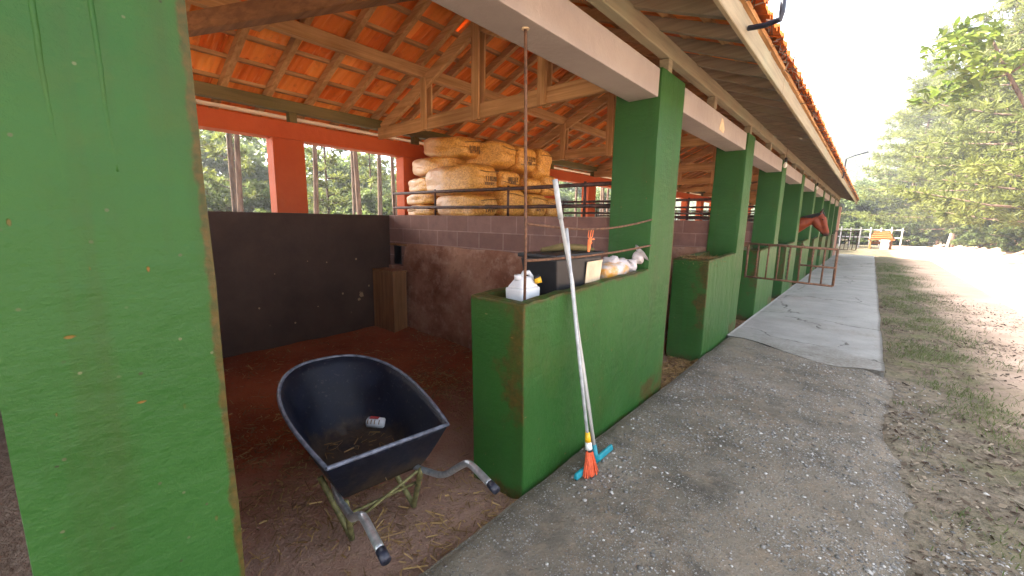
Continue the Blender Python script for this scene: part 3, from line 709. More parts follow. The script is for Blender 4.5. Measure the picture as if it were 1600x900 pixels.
# ------------------------------------------------------------------ sacks behind the divider
pf = tag(empty('sack_platform', (-2.7, 4.5, 1.2)), 'wooden platform holding the sacks of shavings above the divider wall', 'platform')
for y_ in np.arange(3.72, 5.65, .2):
    mb = MB(); mb.box(-1.45, 1.75, y_-4.5, y_-4.5+.19, .405, .43); mb.build('deck_board', 'woodx', pf)
for x_ in (-1.3, .3, 1.55):
    mb = MB(); mb.box(x_-.04, x_+.04, -.78, 1.15, .30, .403); mb.build('joist', 'woody', pf)
for x_ in (-1.3, 1.55):
    for y_ in (-.7, 1.05):
        mb = MB(); mb.box(x_-.04, x_+.04, y_-.04, y_+.04, -1.3, .298); mb.build('leg', 'woodz', pf)
def sack(x0, x1, y0, y1, z0, z1, label, rot=(0, 0, 0), marks=True, seed=0, film_sheen=1.0, lines=2):
    c = Vector(((x0+x1)/2, (y0+y1)/2, z0)); hx, hy, hz = (x1-x0)/2, (y1-y0)/2, (z1-z0)/2
    r = tag(empty('shavings_sack', c), label, 'sack', 'sacks of wood shavings'); r.rotation_euler = rot
    n = 22; V = []; F = []; idx = {}
    def P(a, b, cc):
        p = np.array([a, b, cc]); q = 5.0; s = (np.abs(p)**q).sum()**(1/q); p = p/s
        bul = 1+.03*(1-a*a)*(1-b*b)+.02
        x, y, z = p[0]*hx*1.01, p[1]*hy*1.01, p[2]*hz*1.04
        w = .015*float(vnoise(x*7+seed, z*9+y*3, 1.3, seed)) + .006*float(vnoise(x*19+seed, z*23+y*13, 1.2, seed+3))
        d = np.array([x/hx**2, y/hy**2, z/hz**2]); d /= np.linalg.norm(d)+1e-9
        x, y, z = np.array([x, y, z])+d*w
        z -= .035*max(0, abs(p[0])-.6)*(1 if p[2] > 0 else -.3)
        return (x, y, z+hz)
    def vid(a, b, cc):
        k = (round(a, 4), round(b, 4), round(cc, 4))
        if k not in idx: idx[k] = len(V); V.append(P(a, b, cc))
        return idx[k]
    L = np.linspace(-1, 1, n+1)
    for ax in range(3):
        for sg in (-1, 1):
            for i in range(n):
                for j in range(n):
                    q = []
                    for di, dj in ((0,0), (1,0), (1,1), (0,1)):
                        t = [0, 0, 0]; t[ax] = sg; t[(ax+1) % 3] = L[i+di]; t[(ax+2) % 3] = L[j+dj]; q.append(vid(*t))
                    F.append(q if sg > 0 else q[::-1])
    Va = np.array(V); fl = film_sheen*np.clip((.15-Va[:, 0]/hx)*1.2, 0, 1)*np.clip(-Va[:, 1]/hy+.4, 0, 1)  # pale plastic plus a painted-in sheen towards the left front
    b = soup('sack_body', V, F, 'sack', r, fl, True, 'film_sheen')
    # folded seam across the printed end and rows of print
    mb = MB(); s = hx*1.05+.004
    zz = hz*(1.5 if seed % 2 else .55); yy = np.linspace(-hy*.82, hy*.82, 9)
    mb.tube([(s-.012+.006*math.sin(3*y+seed), y, zz+.02*math.sin(7*y+seed)) for y in yy], .006, 5)
    mb.build('end_seam', 'ink', r)
    if marks:
        mb = MB(); rr = random.Random(seed)
        for ln in range(lines):
            y = -hy*.55+rr.uniform(0, .05); zc = hz*(.95 - .34*ln); lim = hy*(.55 if ln == 0 else .3)
            while y < lim:
                wd_ = rr.uniform(.016, .028); hh = .030 if ln == 0 else .018
                mb.box(s-.004, s+.004, y, y+.006, zc-hh, zc+hh)
                if rr.random() < .8: mb.box(s-.0035, s+.0035, y+.007, y+wd_, zc+hh*rr.choice((-1, -.1, .8)), zc+hh*rr.choice((-.1, .8))*.0+zc*0+zc-zc+zc+hh*.95 if False else zc+hh*.99)
                if rr.random() < .6: mb.box(s-.0036, s+.0036, y+.007, y+wd_, zc-hh*.98, zc-hh*.6)
                y += wd_+.014
        mb.build('end_print', 'ink', r)
    return r
SK = [
 (-3.30, -2.42, 3.74, 4.16, 1.635, 1.925, 'bottom sack in the near row directly under the large glossy sack', (0, 0, 0), True, 1, .8),
 (-4.02, -3.33, 3.76, 4.16, 1.635, 1.80, 'lowest flat sack at the left end beside the orange pier', (0, 0, 0), False, 2, 1.0),
 (-4.02, -3.33, 3.78, 4.18, 1.805, 1.97, 'thin sack second from bottom at the left end of the stack', (0, 0, 0), False, 4, 1.0),
 (-4.00, -3.42, 3.80, 4.22, 1.975, 2.19, 'pale shiny sack at left just above the top rail', (0, 0, 0), False, 3, 1.2),
 (-3.44, -2.42, 3.72, 4.16, 1.93, 2.31, 'large glossy sack jutting forward in the middle of the near row', (0, 0, R_(2)), True, 5, 1.0),
 (-3.92, -2.98, 3.82, 4.24, 2.215, 2.47, 'sagging sack wedged below the topmost printed sack', (0, R_(2), 0), False, 6, .9),
 (-3.70, -2.72, 3.80, 4.24, 2.45, 2.72, 'topmost printed sack at left touching the roof tie beam', (0, R_(4), R_(-3)), True, 7, .9),
 (-2.98, -2.36, 4.17, 4.66, 1.635, 2.03, 'bottom row sack with a long seam behind the rusty rod', (0, 0, 0), False, 9, .2),
 (-2.95, -2.38, 4.20, 4.62, 2.04, 2.26, 'folded sack with bold print in the second row', (0, 0, 0), True, 10, .1),
 (-3.0, -2.36, 4.06, 4.46, 2.30, 2.63, 'second sack from the left in the top row', (0, 0, R_(4)), False, 11, .1),
 (-3.0, -2.34, 4.50, 4.92, 2.28, 2.63, 'third sack from the left in the top row', (0, 0, R_(-3)), True, 12, .1),
 (-3.0, -2.34, 4.95, 5.30, 2.22, 2.66, 'narrow upright sack at the right end of the top row', (R_(-5), 0, 0), False, 13, .1),
 (-2.95, -2.32, 4.68, 5.02, 2.0, 2.21, 'small creased sack under the narrow upright one', (0, 0, 0), False, 14, .1),
 (-2.95, -2.30, 4.70, 5.10, 1.635, 1.97, 'lower right sack with small dark print on its end', (0, 0, 0), True, 15, .1),
 (-2.95, -2.32, 5.05, 5.42, 1.98, 2.30, 'upper sack at the far right edge of the stack', (0, 0, 0), False, 16, .1),
 (-2.95, -2.32, 5.13, 5.5, 1.635, 1.95, 'bottom sack at the far right edge of the stack', (0, 0, 0), False, 17, .1),
 (-3.70, -3.02, 4.26, 4.72, 1.635, 2.03, 'hidden backing sack low behind the near row', (0, 0, 0), False, 18, .1),
 (-3.70, -3.02, 4.26, 4.72, 2.04, 2.44, 'backing sack behind the topmost printed sack', (0, 0, 0), False, 19, .1),
]
rs_ = random.Random(5)
for s_ in SK[:16]:
    s_ = list(s_); s_[7] = tuple(a+R_(rs_.uniform(-2.2, 2.2)) for a in s_[7]); s_[0] += rs_.uniform(-.03, .03); s_[1] += rs_.uniform(-.03, .04); sack(*s_)

# ------------------------------------------------------------------ things on the first trough
jg = tag(empty('jerry_can', (-.20, 1.985, 1.078)), 'small white plastic jug with yellow cap on the trough corner', 'jug')
mb = MB(); mb.hexa([(-.075,-.11,0), (.075,-.11,0), (.075,.11,0), (-.075,.11,0), (-.078,-.115,.13), (.078,-.115,.13), (.078,.115,.13), (-.078,.115,.13)])
mb.hexa([(-.072,-.107,.128), (.072,-.107,.128), (.072,.107,.128), (-.072,.107,.128), (-.03,-.055,.205), (.03,-.055,.205), (.03,.06,.205), (-.03,.06,.205)]); mb.build('jug_body', 'white', jg, bevel=.018, smooth=True, seg=3)
mb = MB(); mb.tube([(0, -.06, .19), (0, -.065, .225)], .026, 14); mb.build('jug_neck', 'white', jg, smooth=True)
mb = MB(); mb.tube([(.0, -.02, .195), (0, .01, .232), (0, .06, .232), (0, .095, .20), (0, .108, .12)], [.02, .02, .018, .017, .017], 10); mb.build('jug_handle', 'white', jg, smooth=True)
mb = MB(); mb.tube([(.05, .075, .17), (.088, .105, .185)], .024, 12); mb.build('jug_cap', 'yellow', jg, smooth=True)
mb = MB(); mb.tube([(.045, .072, .192), (.075, .10, .203)], .018, 12); mb.build('cap_ring', 'black', jg, smooth=True); jg.scale = (.85, .85, .85)

bx = tag(empty('storage_crate', (-.235, 2.50, 1.08)), 'black plastic crate on the trough with a cream card on its side', 'crate')
mb = MB(); mb.hexa([(-.13,-.26,0), (.12,-.26,0), (.12,.27,0), (-.13,.27,0), (-.17,-.30,.27), (.135,-.30,.27), (.135,.30,.27), (-.17,.30,.27)]); mb.build('crate_body', 'black', bx, bevel=.012)
mb = MB(); mb.box(-.185, .150, -.315, .315, .272, .302); mb.build('crate_lid', 'black', bx, bevel=.01)
mb = MB(); mb.hexa([(.131,.07,.08), (.137,.07,.08), (.137,.275,.085), (.131,.275,.085), (.141,.07,.235), (.147,.07,.235), (.147,.29,.24), (.141,.29,.24)]); mb.build('card', 'cardp', bx)
mb = MB(); mb.hexa([(.124,.08,.01), (.129,.08,.01), (.129,.27,.012), (.124,.27,.012), (.130,.08,.07), (.136,.08,.07), (.136,.274,.072), (.130,.274,.072)]); mb.build('card', 'cardp', bx)
mb = MB(); mb.tube([(-.1, -.15, .312), (-.03, 0, .335), (.05, .12, .33), (.08, .26, .312)], [.02, .03, .026, .014], 8); mb.build('cloth_roll', 'plate', bx, smooth=True, label='olive rag rolled on the crate lid')

def crumple(name, mat, path, rad, seed, label, cat, n=26, amp=.3):
    o = MB(); R0 = o.tube(path, rad, n)
    for v in o.bm.verts:
        k = float(vnoise(v.co.x*30+seed, v.co.y*24+v.co.z*31, 1.0, seed)); c = min((Vector(p) for p in path), key=lambda p: (p-v.co).length)
        v.co = c+(v.co-c)*(1+amp*k)
    ob = o.build(name, mat, None, smooth=True); return tag(ob, label, cat)
def dens(path, m=5):
    out = []; P = [Vector(p) for p in path]
    for a, b in zip(P, P[1:]):
        for k in range(m): out.append(a.lerp(b, k/m))
    return out+[P[-1]]
pth = dens([(-.17, 2.92, 1.175), (-.17, 3.0, 1.19), (-.17, 3.25, 1.20), (-.17, 3.36, 1.19)])
crumple('feed_bag', 'clearbag', pth, [.03+.055*math.sin(math.pi*min(1, (k+1.5)/(len(pth)+1))) for k in range(len(pth))], 3, 'see-through bag of orange feed lying on the trough', 'bag', amp=.12)
pth = dens([(-.22, 3.06, 1.26), (-.18, 3.16, 1.27), (-.14, 3.27, 1.225), (-.12, 3.33, 1.22), (-.10, 3.40, 1.28), (-.06, 3.44, 1.33)])
crumple('plastic_bag', 'whitebag', pth, [.025+.035*abs(math.sin(k*.5)) for k in range(len(pth)-1)]+[.098], 8, 'crumpled white plastic bag against the second green column', 'bag', amp=.4)
mb = MB()
for k in range(3):
    mb.tube([(-.075+.006*k, 2.55+.02*k, 1.555), (-.07, 2.56+.03*(k-1), 1.50), (-.07, 2.555, 1.47)], .003, 5)
mb.tube([(-.07, 2.555, 1.475), (-.068, 2.545, 1.43), (-.068, 2.54, 1.39)], [.014, .012, .008], 6)
for k in range(7):
    mb.tube([(-.07, 2.555, 1.475), (-.06+.01*random.random(), 2.555+random.uniform(-.03, .04), 1.475+random.uniform(-.04, .03))], .0022, 5)
tag(mb.build('twine_knot', 'twine', None), 'knot of orange twine tied to the upper rusty rod', 'twine')

# ------------------------------------------------------------------ squeegee and broom
sq = tag(empty('squeegee', (.2, 2.285, .0)), 'floor squeegee with white pole and teal blade leaning on the trough', 'squeegee')
sb, st = Vector((0, 0, .10)), Vector((-.285, -.155, 1.85))
mb = MB(); mb.tube([sb, sb.lerp(st, .33)+Vector((.0, .008, 0)), sb.lerp(st, .64)+Vector((.002, .022, 0)), sb.lerp(st, .87)], .0125, 12); mb.build('pole', 'alu', sq, smooth=True)
mb = MB(); mb.tube([sb.lerp(st, .865), st], .0165, 12); mb.build('pole_grip', 'grip', sq, smooth=True)
mb = MB(); mb.hexa([(-.012,-.24,.012), (.02,-.24,.012), (.02,.24,.012), (-.012,.24,.012), (-.006,-.235,.05), (.012,-.235,.05), (.012,.235,.05), (-.006,.235,.05)])
mb.build('blade_holder', 'teal', sq, bevel=.008)
mb = MB(); mb.box(0, .008, -.235, .235, .004, .02); mb.build('rubber_blade', 'black', sq)
mb = MB(); mb.tube([(.003, 0, .035), (.001, 0, .08), (-.008, -.004, .145)], [.035, .023, .018], 10); mb.build('socket', 'teal', sq, smooth=True)
bp = tag(empty('broom', (.235, 2.175, .0)), 'broom with grey pole and stubby orange bristles leaning on the trough', 'broom')
b0, b1 = Vector((-.03, .0, .235)), Vector((-.267, .022, 1.555))
mb = MB(); mb.tube([b0, b0.lerp(b1, .5)+Vector((0, -.006, 0)), b1], .011, 10); mb.build('pole', 'grip', bp, smooth=True)
mb = MB(); mb.tube([(-.018, 0, .165), (-.026, 0, .215)], [.024, .020], 12); mb.build('collar', 'glass', bp, smooth=True)
mb = MB(); mb.tube([(-.026, 0, .215), (-.036, .001, .275)], [.020, .015], 12); mb.build('collar_cap', 'yellow', bp, smooth=True)
mb = MB(); mb.tube([(-.016, 0, .155), (-.019, 0, .168)], .025, 12); mb.build('collar_ring', 'black', bp, smooth=True)
mb = MB()
for k in range(130):
    a = random.uniform(0, 2*math.pi); q = math.sqrt(random.random()); tx, ty = q*math.cos(a), q*math.sin(a)
    mb.tube([(-.016+tx*.018, ty*.022, .165), (-.006+tx*.028, ty*.045, .09), (.002+tx*.04, ty*.075, .006+random.uniform(0, .012))], .0034, 4)
mb.build('bristles', 'bristle', bp)

# ------------------------------------------------------------------ wheelbarrow
ang = math.atan2(.135, -.99)
wb = tag(empty('wheelbarrow', (-.235, 1.05, 0), ang), 'dark blue wheelbarrow with galvanised handles parked in the open stall', 'wheelbarrow')
fwd = Vector((math.cos(ang), math.sin(ang), 0)); lat = Vector((-math.sin(ang), math.cos(ang), 0)); org = Vector((-.235, 1.05, 0))
def loc(p): q = Vector(p)-org; return Vector((q.dot(fwd), q.dot(lat), q.z))
def outline(L0, L1, hw0, hw1, z0, z1, n=44):
    """plan outline: straight back, slightly bulging sides, rounded front; starts at rear left"""
    pts = []
    ns = n//2
    for i in range(ns+1):
        t = i/ns
        if t < .45: x = L0+(L1-L0)*.48*(t/.45); w = hw0+(hw1-hw0)*math.sin(math.pi/2*min(1, t/.45))
        else:
            a = (t-.45)/.55*math.pi/2; x = L0+(L1-L0)*(.48+.52*math.sin(a)**.95); w = hw1*max(0, math.cos(a))**.78
        pts.append((x, w))
    full = pts[:-1]+[(pts[-1][0], 0)]+[(x, -w) for x, w in reversed(pts[:-1])]
    return [Vector((x, w, z0+(z1-z0)*(x-L0)/(L1-L0))) for x, w in full]
top = outline(0, 1.03, .315, .365, .505, .665); bot = outline(.13, .70, .205, .215, .235, .255)
mb = MB(); bm = mb.bm; N = len(top); rings = []
def ringv(t, off=0.):
    c = Vector((.45, 0, 0)); e = t**.85; out = []
    for p, q in zip(bot, top):
        v_ = p.lerp(q, t); v_.x = p.x+(q.x-p.x)*e; v_.y = p.y+(q.y-p.y)*e
        d = Vector((v_.x-c.x, v_.y, 0)); d.normalize(); v_ = v_-d*off; v_.z += off*.6*(1-t); out.append(bm.verts.new(v_))
    return out
lv = np.linspace(0, 1, 9)
outer = [ringv(t) for t in lv]; inner = [ringv(t, .007) for t in lv]
for S, flip in ((outer, False), (inner, True)):
    for A, B in zip(S, S[1:]):
        for k in range(N):
            q = (A[k], A[(k+1) % N], B[(k+1) % N], B[k]); bm.faces.new(q if not flip else q[::-1])
for A in (outer[0], inner[0]): 
    h = N//2
    for k in range(h-1):
        q = [A[k], A[k+1], A[N-2-k], A[N-1-k]]
        if len(set(q)) == 4: bm.faces.new(q)
for k in range(N): bm.faces.new((outer[-1][k], outer[-1][(k+1) % N], inner[-1][(k+1) % N], inner[-1][k]))
mb.build('tray', 'barrow', wb, smooth=True)
mb = MB(); mb.tube([p for p in top]+[top[0]], .0105, 8, cap=False); mb.build('tray_rim', 'rim', wb, smooth=True)
def smoothp(path, m=6):
    P = [Vector(p) for p in path]; P = [P[0]*2-P[1]]+P+[P[-1]*2-P[-2]]; out = []
    for i in range(1, len(P)-2):
        for k in range(m):
            t = k/m; a, b, c, d = P[i-1:i+3]
            out.append(.5*((2*b)+(-a+c)*t+(2*a-5*b+4*c-d)*t*t+(-a+3*b-3*c+d)*t**3))
    return out+[P[-2]]
Rh = [(-1.25, 1.235, .13), (-1.0, 1.25, .20), (-.45, 1.245, .235), (-.20, 1.25, .27), (-.09, 1.25, .31), (.03, 1.235, .41), (.10, 1.222, .465), (.16, 1.21, .478), (.30, 1.178, .472)]
Lh = [(-1.25, 1.135, .13), (-1.0, 1.08, .20), (-.50, .87, .235), (-.27, .81, .27), (-.14, .775, .315), (-.01, .73, .42), (.07, .705, .475), (.12, .695, .487), (.275, .663, .474)]
for H in (Rh, Lh):
    p = smoothp([loc(q) for q in H]); mb = MB(); mb.tube(p, .0165, 12); hd = mb.build('handle', 'galv', wb, smooth=True)
    d = (p[-1]-p[-2]).normalized(); mb = MB(); mb.tube([p[-1]-d*.005, p[-1]+d*.045], .0185, 12); mb.build('grip_cap', 'blackmetal', hd, smooth=True)
for (fx_, fy_), (tx, ty) in (((-.50, .945), (-.32, .835)), ((-.465, 1.32), (-.27, 1.235))):
    a = loc((fx_, fy_, -.098)); t1 = loc((tx, ty, .265)); t2 = loc((tx-.33, ty+(1.06-ty)*.12, .235))
    mb = MB(); mb.tube(smoothp([t1, a.lerp(t1, .12)+Vector((0, 0, 0)), a, a.lerp(t2, .14), t2], 4), .0155, 10); mb.build('leg', 'mould', wb, smooth=True)
for p, q in (((-.40, .89, .13), (-.36, 1.29, .13)), ((-.42, .90, .05), (-.28, 1.22, .26))):
    mb = MB(); mb.tube([loc(p), loc(q)], .008, 8); mb.build('brace', 'mould', wb, smooth=True)
wl = part_empty('wheel', wb)
wc = loc((-1.25, 1.185, .095))
mb = MB(); mb.tube([wc+Vector((math.cos(a)*.145, 0, math.sin(a)*.145)) for a in np.linspace(0, 2*math.pi, 29)], .042, 12, cap=False); mb.build('tyre', 'black', wl, smooth=True)
mb = MB(); mb.tube([wc+Vector((0, -.02, 0)), wc+Vector((0, .02, 0))], .115, 20); mb.build('rim', 'galv', wl)
mb = MB(); mb.tube([wc+Vector((0, -.075, 0)), wc+Vector((0, .075, 0))], .01, 8); mb.build('axle', 'galv', wl)
n = 110; q = np.sqrt(rng.random(n)); th = rng.uniform(0, 6.28, n); px_ = .40+q*np.cos(th)*.30; py_ = q*np.sin(th)*.20
C_ = np.array([tuple(org+fwd*float(a)+lat*float(b)) for a, b in zip(px_, py_)]); C_[:, 2] = .262+rng.uniform(0, .02, n)
a = unit(n)*np.array([1, 1, .25])*rng.uniform(.008, .04, (n, 1)); v, f = quads(C_, a, np.cross(a, unit(n))*.12); setk(soup('straw', v, f, 'straw', None, np.repeat(rng.random(n)*.6, 4)), 'stuff')
# can lying inside the tray
cn = tag(empty('drink_can', (-.84, 1.315, .305)), 'small white can with red stripe lying inside the wheelbarrow', 'can')
cn.rotation_euler = (0, R_(90), R_(-8+90-48)); 
mb = MB(); mb.lathe([(.022, -.062), (.032, -.056), (.033, .05), (.024, .06)], (0, 0, 0), 20); mb.build('can_body', 'white', cn, smooth=True)
mb = MB()
for k in range(7):
    a = R_(150+k*9)
    mb.tube([(.0345*math.cos(a), .0345*math.sin(a), -.04), (.0345*math.cos(a), .0345*math.sin(a), .018)], .0022, 4)
mb.build('can_stripe', 'red', cn)
mb = MB()
for z_ in (-.045, -.022, .0, .03):
    mb.tube([(.0345*math.cos(R_(q)), .0345*math.sin(R_(q)), z_) for q in range(216, 270, 9)], .003, 4)
mb.build('can_print', 'ink', cn)

# ------------------------------------------------------------------ horse
def capsules(name, chains, mat, parent, voxel=.02):
    mb = MB()
    for ch in chains:
        pts = [Vector(c[:3]) for c in ch]; rad = [c[3] for c in ch]; P = []; Rr = []
        for i in range(len(pts)-1):
            for k in range(6): P.append(pts[i].lerp(pts[i+1], k/6)); Rr.append(rad[i]+(rad[i+1]-rad[i])*k/6)
        P.append(pts[-1]); Rr.append(rad[-1])
        for p, r in zip(P, Rr): bmesh.ops.create_icosphere(mb.bm, subdivisions=2, radius=r, matrix=Matrix.Translation(p))
    o = mb.build(name, mat, parent)
    md = o.modifiers.new('r', 'REMESH'); md.mode = 'VOXEL'; md.voxel_size = voxel
    s2 = o.modifiers.new('s', 'SMOOTH'); s2.iterations = 10; s2.factor = .5
    dg = bpy.context.evaluated_depsgraph_get(); me = bpy.data.meshes.new_from_object(o.evaluated_get(dg)); o.modifiers.clear(); o.data = me
    me.polygons.foreach_set('use_smooth', [True]*len(me.polygons)); return o
HO = tag(empty('horse', (0, 13.55, -.12)), 'bay horse looking out over its stall with black mane and muzzle', 'horse')
def h_(x, y, z, r): return (x, y, z+.12, r)
ch = [
 [h_(-2.15, 0, 1.18, .27), h_(-1.75, 0, 1.16, .30), h_(-1.2, 0, 1.12, .32), h_(-.75, 0, 1.14, .31), h_(-.42, 0, 1.20, .25)],   # trunk
 [h_(-.85, 0, 1.38, .14), h_(-.5, 0, 1.38, .17), h_(-.35, 0, 1.42, .22), h_(-.05, 0, 1.64, .185), h_(.17, 0, 1.75, .125), h_(.33, 0, 1.825, .10)],     # neck
 [h_(-.3, 0, 1.52, .15), h_(.0, 0, 1.73, .10), h_(.22, 0, 1.84, .075), h_(.385, 0, 1.87, .06)],  # crest
 [h_(.375, 0, 1.85, .085), h_(.415, 0, 1.77, .095), h_(.475, 0, 1.60, .078), h_(.535, 0, 1.45, .066), h_(.55, 0, 1.385, .062)],   # nasal line
 [h_(.28, 0, 1.71, .115), h_(.325, 0, 1.63, .105), h_(.42, 0, 1.50, .062), h_(.50, 0, 1.385, .05), h_(.535, 0, 1.36, .045)],    # jaw
]
for s_ in (-1, 1):
    ch += [[h_(-.48, .15*s_, 1.05, .13), h_(-.45, .16*s_, .8, .085), h_(-.43, .16*s_, .52, .052), h_(-.44, .16*s_, .2, .038), h_(-.42, .16*s_, .0, .04), h_(-.38, .16*s_, -.07, .055)],
           [h_(-2.1, .15*s_, 1.05, .2), h_(-2.0, .17*s_, .78, .11), h_(-2.22, .17*s_, .5, .055), h_(-2.2, .17*s_, .2, .04), h_(-2.17, .17*s_, .0, .042), h_(-2.12, .17*s_, -.07, .056)]]
    ch += [[h_(.37, .055*s_, 1.92, .034), h_(.385, .065*s_, 1.975, .030), h_(.42, .06*s_, 2.05, .014)]]
body = capsules('horse_body', ch, 'coat', HO, .017)
for s_ in (-1, 1):
    mb = MB(); bmesh.ops.create_icosphere(mb.bm, subdivisions=2, radius=.02, matrix=Matrix.Translation((.435, .078*s_, 1.755+.12))); mb.build('eye', 'eye', HO, smooth=True)
    mb = MB(); bmesh.ops.create_icosphere(mb.bm, subdivisions=2, radius=.013, matrix=Matrix.Translation((.592, .035*s_, 1.40+.12))); mb.build('nostril', 'mane', HO, smooth=True)
mb = MB()
for t in np.linspace(0, 1, 60):
    x = -.45+.84*t; z = 1.655+.285*t**.8+.12 - .02*abs(t-.5); ln = random.uniform(.13, .2)*(1-.45*t)
    mb.tube([(x, 0, z), (x+.0, -.06, z+.0), (x-.03, -.105, z-ln*.6), (x-.05, -.11, z-ln)], [.016, .016, .012, .004], 5)
for k in range(14):
    mb.tube([(.38, random.uniform(-.03, .03), 1.945+.12), (.43, random.uniform(-.04, .04), 1.93+.12), (.475+random.uniform(-.01, .01), random.uniform(-.05, .05), 1.80+random.uniform(-.04, .04)+.12)], [.016, .016, .004], 5)
mb.build('mane', 'mane', HO, smooth=True)
mb = MB(); mb.tube(smoothp([(-2.40, 0, 1.42), (-2.52, 0, 1.3), (-2.56, 0, .9), (-2.54, 0, .55)]), .05, 8); mb.build('tail', 'mane', HO, smooth=True)

# ------------------------------------------------------------------ fittings on the eave
def bracket(loc_, pts, label):
    r = tag(empty('floodlight_bracket', loc_), label, 'bracket')
    mb = MB(); mb.tube(pts, .016, 8); mb.build('arm', 'blackmetal', r)
    return r
bracket((.70, 3.0, 2.80), [(0, 0, -.02), (.09, -.02, -.035), (.175, -.05, -.035), (.18, -.052, .0), (.185, -.055, .55)], 'black steel arm rising from the near end of the tiled eave')
bracket((.70, 13.6, 2.80), [(0, 0, .0), (.02, -.02, .05), (.03, -.04, .46), (.16, -.04, .52), (.44, -.04, .60)], 'black steel arm beyond the trees end of the eave, bent outwards')
def lamp(p, L, label):
    r = tag(empty('pendant_lamp', p), label, 'lamp', 'bulbs hanging under the eave')
    mb = MB(); mb.tube([(0, 0, -.09), (.01, 0, L*.5), (0, 0, L)], .005, 5); mb.build('flex', 'wire', r)
    mb = MB(); mb.lathe([(.012, -.02), (.024, -.03), (.024, -.085), (.016, -.10)], (0, 0, -.06), 12); mb.build('socket', 'black', r, smooth=True)
    mb = MB(); mb.lathe([(.012, -.16), (.014, -.17), (.03, -.20), (.034, -.225), (.022, -.25), (.005, -.26)], (0, 0, 0), 12); mb.build('bulb', 'glass', r, smooth=True)
lamp((.12, 8.9, 2.86), .22, 'pendant bulb on rusty wire nearest along the eave')
lamp((.12, 14.6, 2.86), .22, 'pendant bulb under the eave above the horse')
# chain hanging on the trough below the horse
mb = MB()
for k in range(17):
    z = 1.02-.042*k; c = Vector((.022, 11.6+.02*math.sin(k*.7), z)); al = k % 2
    mb.tube([c+Vector((math.cos(a)*.013*al, math.cos(a)*.013*(1-al), math.sin(a)*.028)) for a in np.linspace(0, 2*math.pi, 11)], .0055, 5, cap=False)
tag(mb.build('chain', 'blackmetal', None), 'dark iron chain hanging down the trough before the horse', 'chain')

# ------------------------------------------------------------------ far yard: fence, table, leaning post
fn = tag(empty('rail_fence', (1.5, 44, 0)), 'white post and rail fence beyond the end of the stable', 'fence')
for k in range(9):
    x = -3.2+k*.62; mb = MB(); mb.box(x-.045, x+.045, -.06, .06, -.3, 1.55+random.uniform(-.05, .05)); mb.build('post', 'whitewood', fn, bevel=.01)
for z_ in (.75, 1.35):
    mb = MB(); mb.box(-3.3, 1.9, .062, .10, z_-.04, z_+.04); mb.build('rail', 'whitewood', fn, bevel=.006)
tb = tag(empty('garden_table', (2.1, 41.5, -.05)), 'low orange timber table standing on the sunlit yard', 'table')
mb = MB()
for k in range(5): mb.box(-.75, .72, -.5+k*.2, -.31+k*.2, .66, .74)
mb.build('table_top', 'tablewood', tb, bevel=.006)
for x_ in (-.62, .55):
    mb = MB(); mb.hexa([(x_-.09,-.42,0), (x_+.05,-.42,0), (x_+.05,.42,0), (x_-.09,.42,0), (x_-.05,-.36,.66), (x_+.05,-.36,.66), (x_+.05,.36,.66), (x_-.05,.36,.66)]); mb.build('leg', 'tablewood', tb, bevel=.01)
mb = MB(); mb.box(-.56, .49, -.12, .16, .36, .56); mb.build('stretcher', 'tablewood', tb, bevel=.006)
for r_ in range(4):
    n_ = 4-r_//2
    for k in range(n_):
        mb = MB(); zc = .742+.075+r_*.135; L = .62-.05*r_
        mb.tube([(-L+random.uniform(-.05, .05), -.30+k*.19+.05*r_, zc), (0, -.30+k*.19+.05*r_+.01, zc+.012), (L+random.uniform(-.05, .05), -.30+k*.19+.05*r_, zc)], [.066, .075, .068], 9)
        o = mb.build('log', 'tablewood', None, smooth=False); o.location = tb.location
        o['category'] = 'log'; o['label'] = 'short pinkish log in the pile on the garden table'; o['group'] = 'logs piled on the garden table'
mb = MB(); mb.hexa([(-.05,-.68,0), (.42,-.74,0), (.42,-.68,0), (-.05,-.62,0), (-.05,-.54,.72), (.42,-.58,.72), (.42,-.52,.72), (-.05,-.48,.72)]); o = mb.build('stone_slab', 'stone', None, bevel=.01); o.location = tb.location
tag(o, 'pale slab leaning against the front of the garden table', 'slab')
mb = MB(); mb.tube([(0, 0, -.3), (.05, 0, .5), (.12, 0, 1.25)], [.075, .07, .06], 8); o = mb.build('leaning_post', 'whitewood', None); o.location = (5.5, 41.4, 0); tag(o, 'grey wooden stake leaning at the foot of the earth bank', 'post')

# ------------------------------------------------------------------ loose matter
def strips(name, mat, c, ln, wd_, flatness=.15, lift=.004, zf=None):
    n = len(c); th = rng.uniform(0, 2*np.pi, n); a = np.stack([np.cos(th), np.sin(th), rng.normal(0, flatness, n)], 1)*ln[:, None]
    b = np.stack([-np.sin(th), np.cos(th), rng.normal(0, .5, n)], 1)*wd_[:, None]
    v, f = quads(c+np.array([0, 0, lift]), a, b); return setk(soup(name, v, f, mat, None, np.repeat(rng.random(n), 4)), 'stuff')
n = 60000; x = rng.uniform(-3.95, .04, n); y = rng.uniform(.2, 3.5, n)
p = .10+.9*np.exp(-(((x+1.75)/.55)**2+((y-2.5)/.5)**2))+.9*np.exp(-(((x+1.5)/.5)**2+((y-1.0)/.45)**2))+.75*np.exp(-(((x+.25)/.28)**2+((y-1.25)/.6)**2))+.4*np.exp(-(((x+.5)/.3)**2+((y-.6)/.35)**2))+.35*np.exp(-((y-3.4)/.12)**2)
k = rng.random(n) < p*np.clip(.55+.6*vnoise(x, y, 5, 2), .05, 1); x, y = x[k], y[k]; n = len(x)
strips('loose_straw', 'straw', np.stack([x, y, floor_z(x, y)+rng.uniform(0, .018, n)], 1), rng.gamma(1.8, .009, n)+.003, rng.uniform(.001, .0036, n), .25)
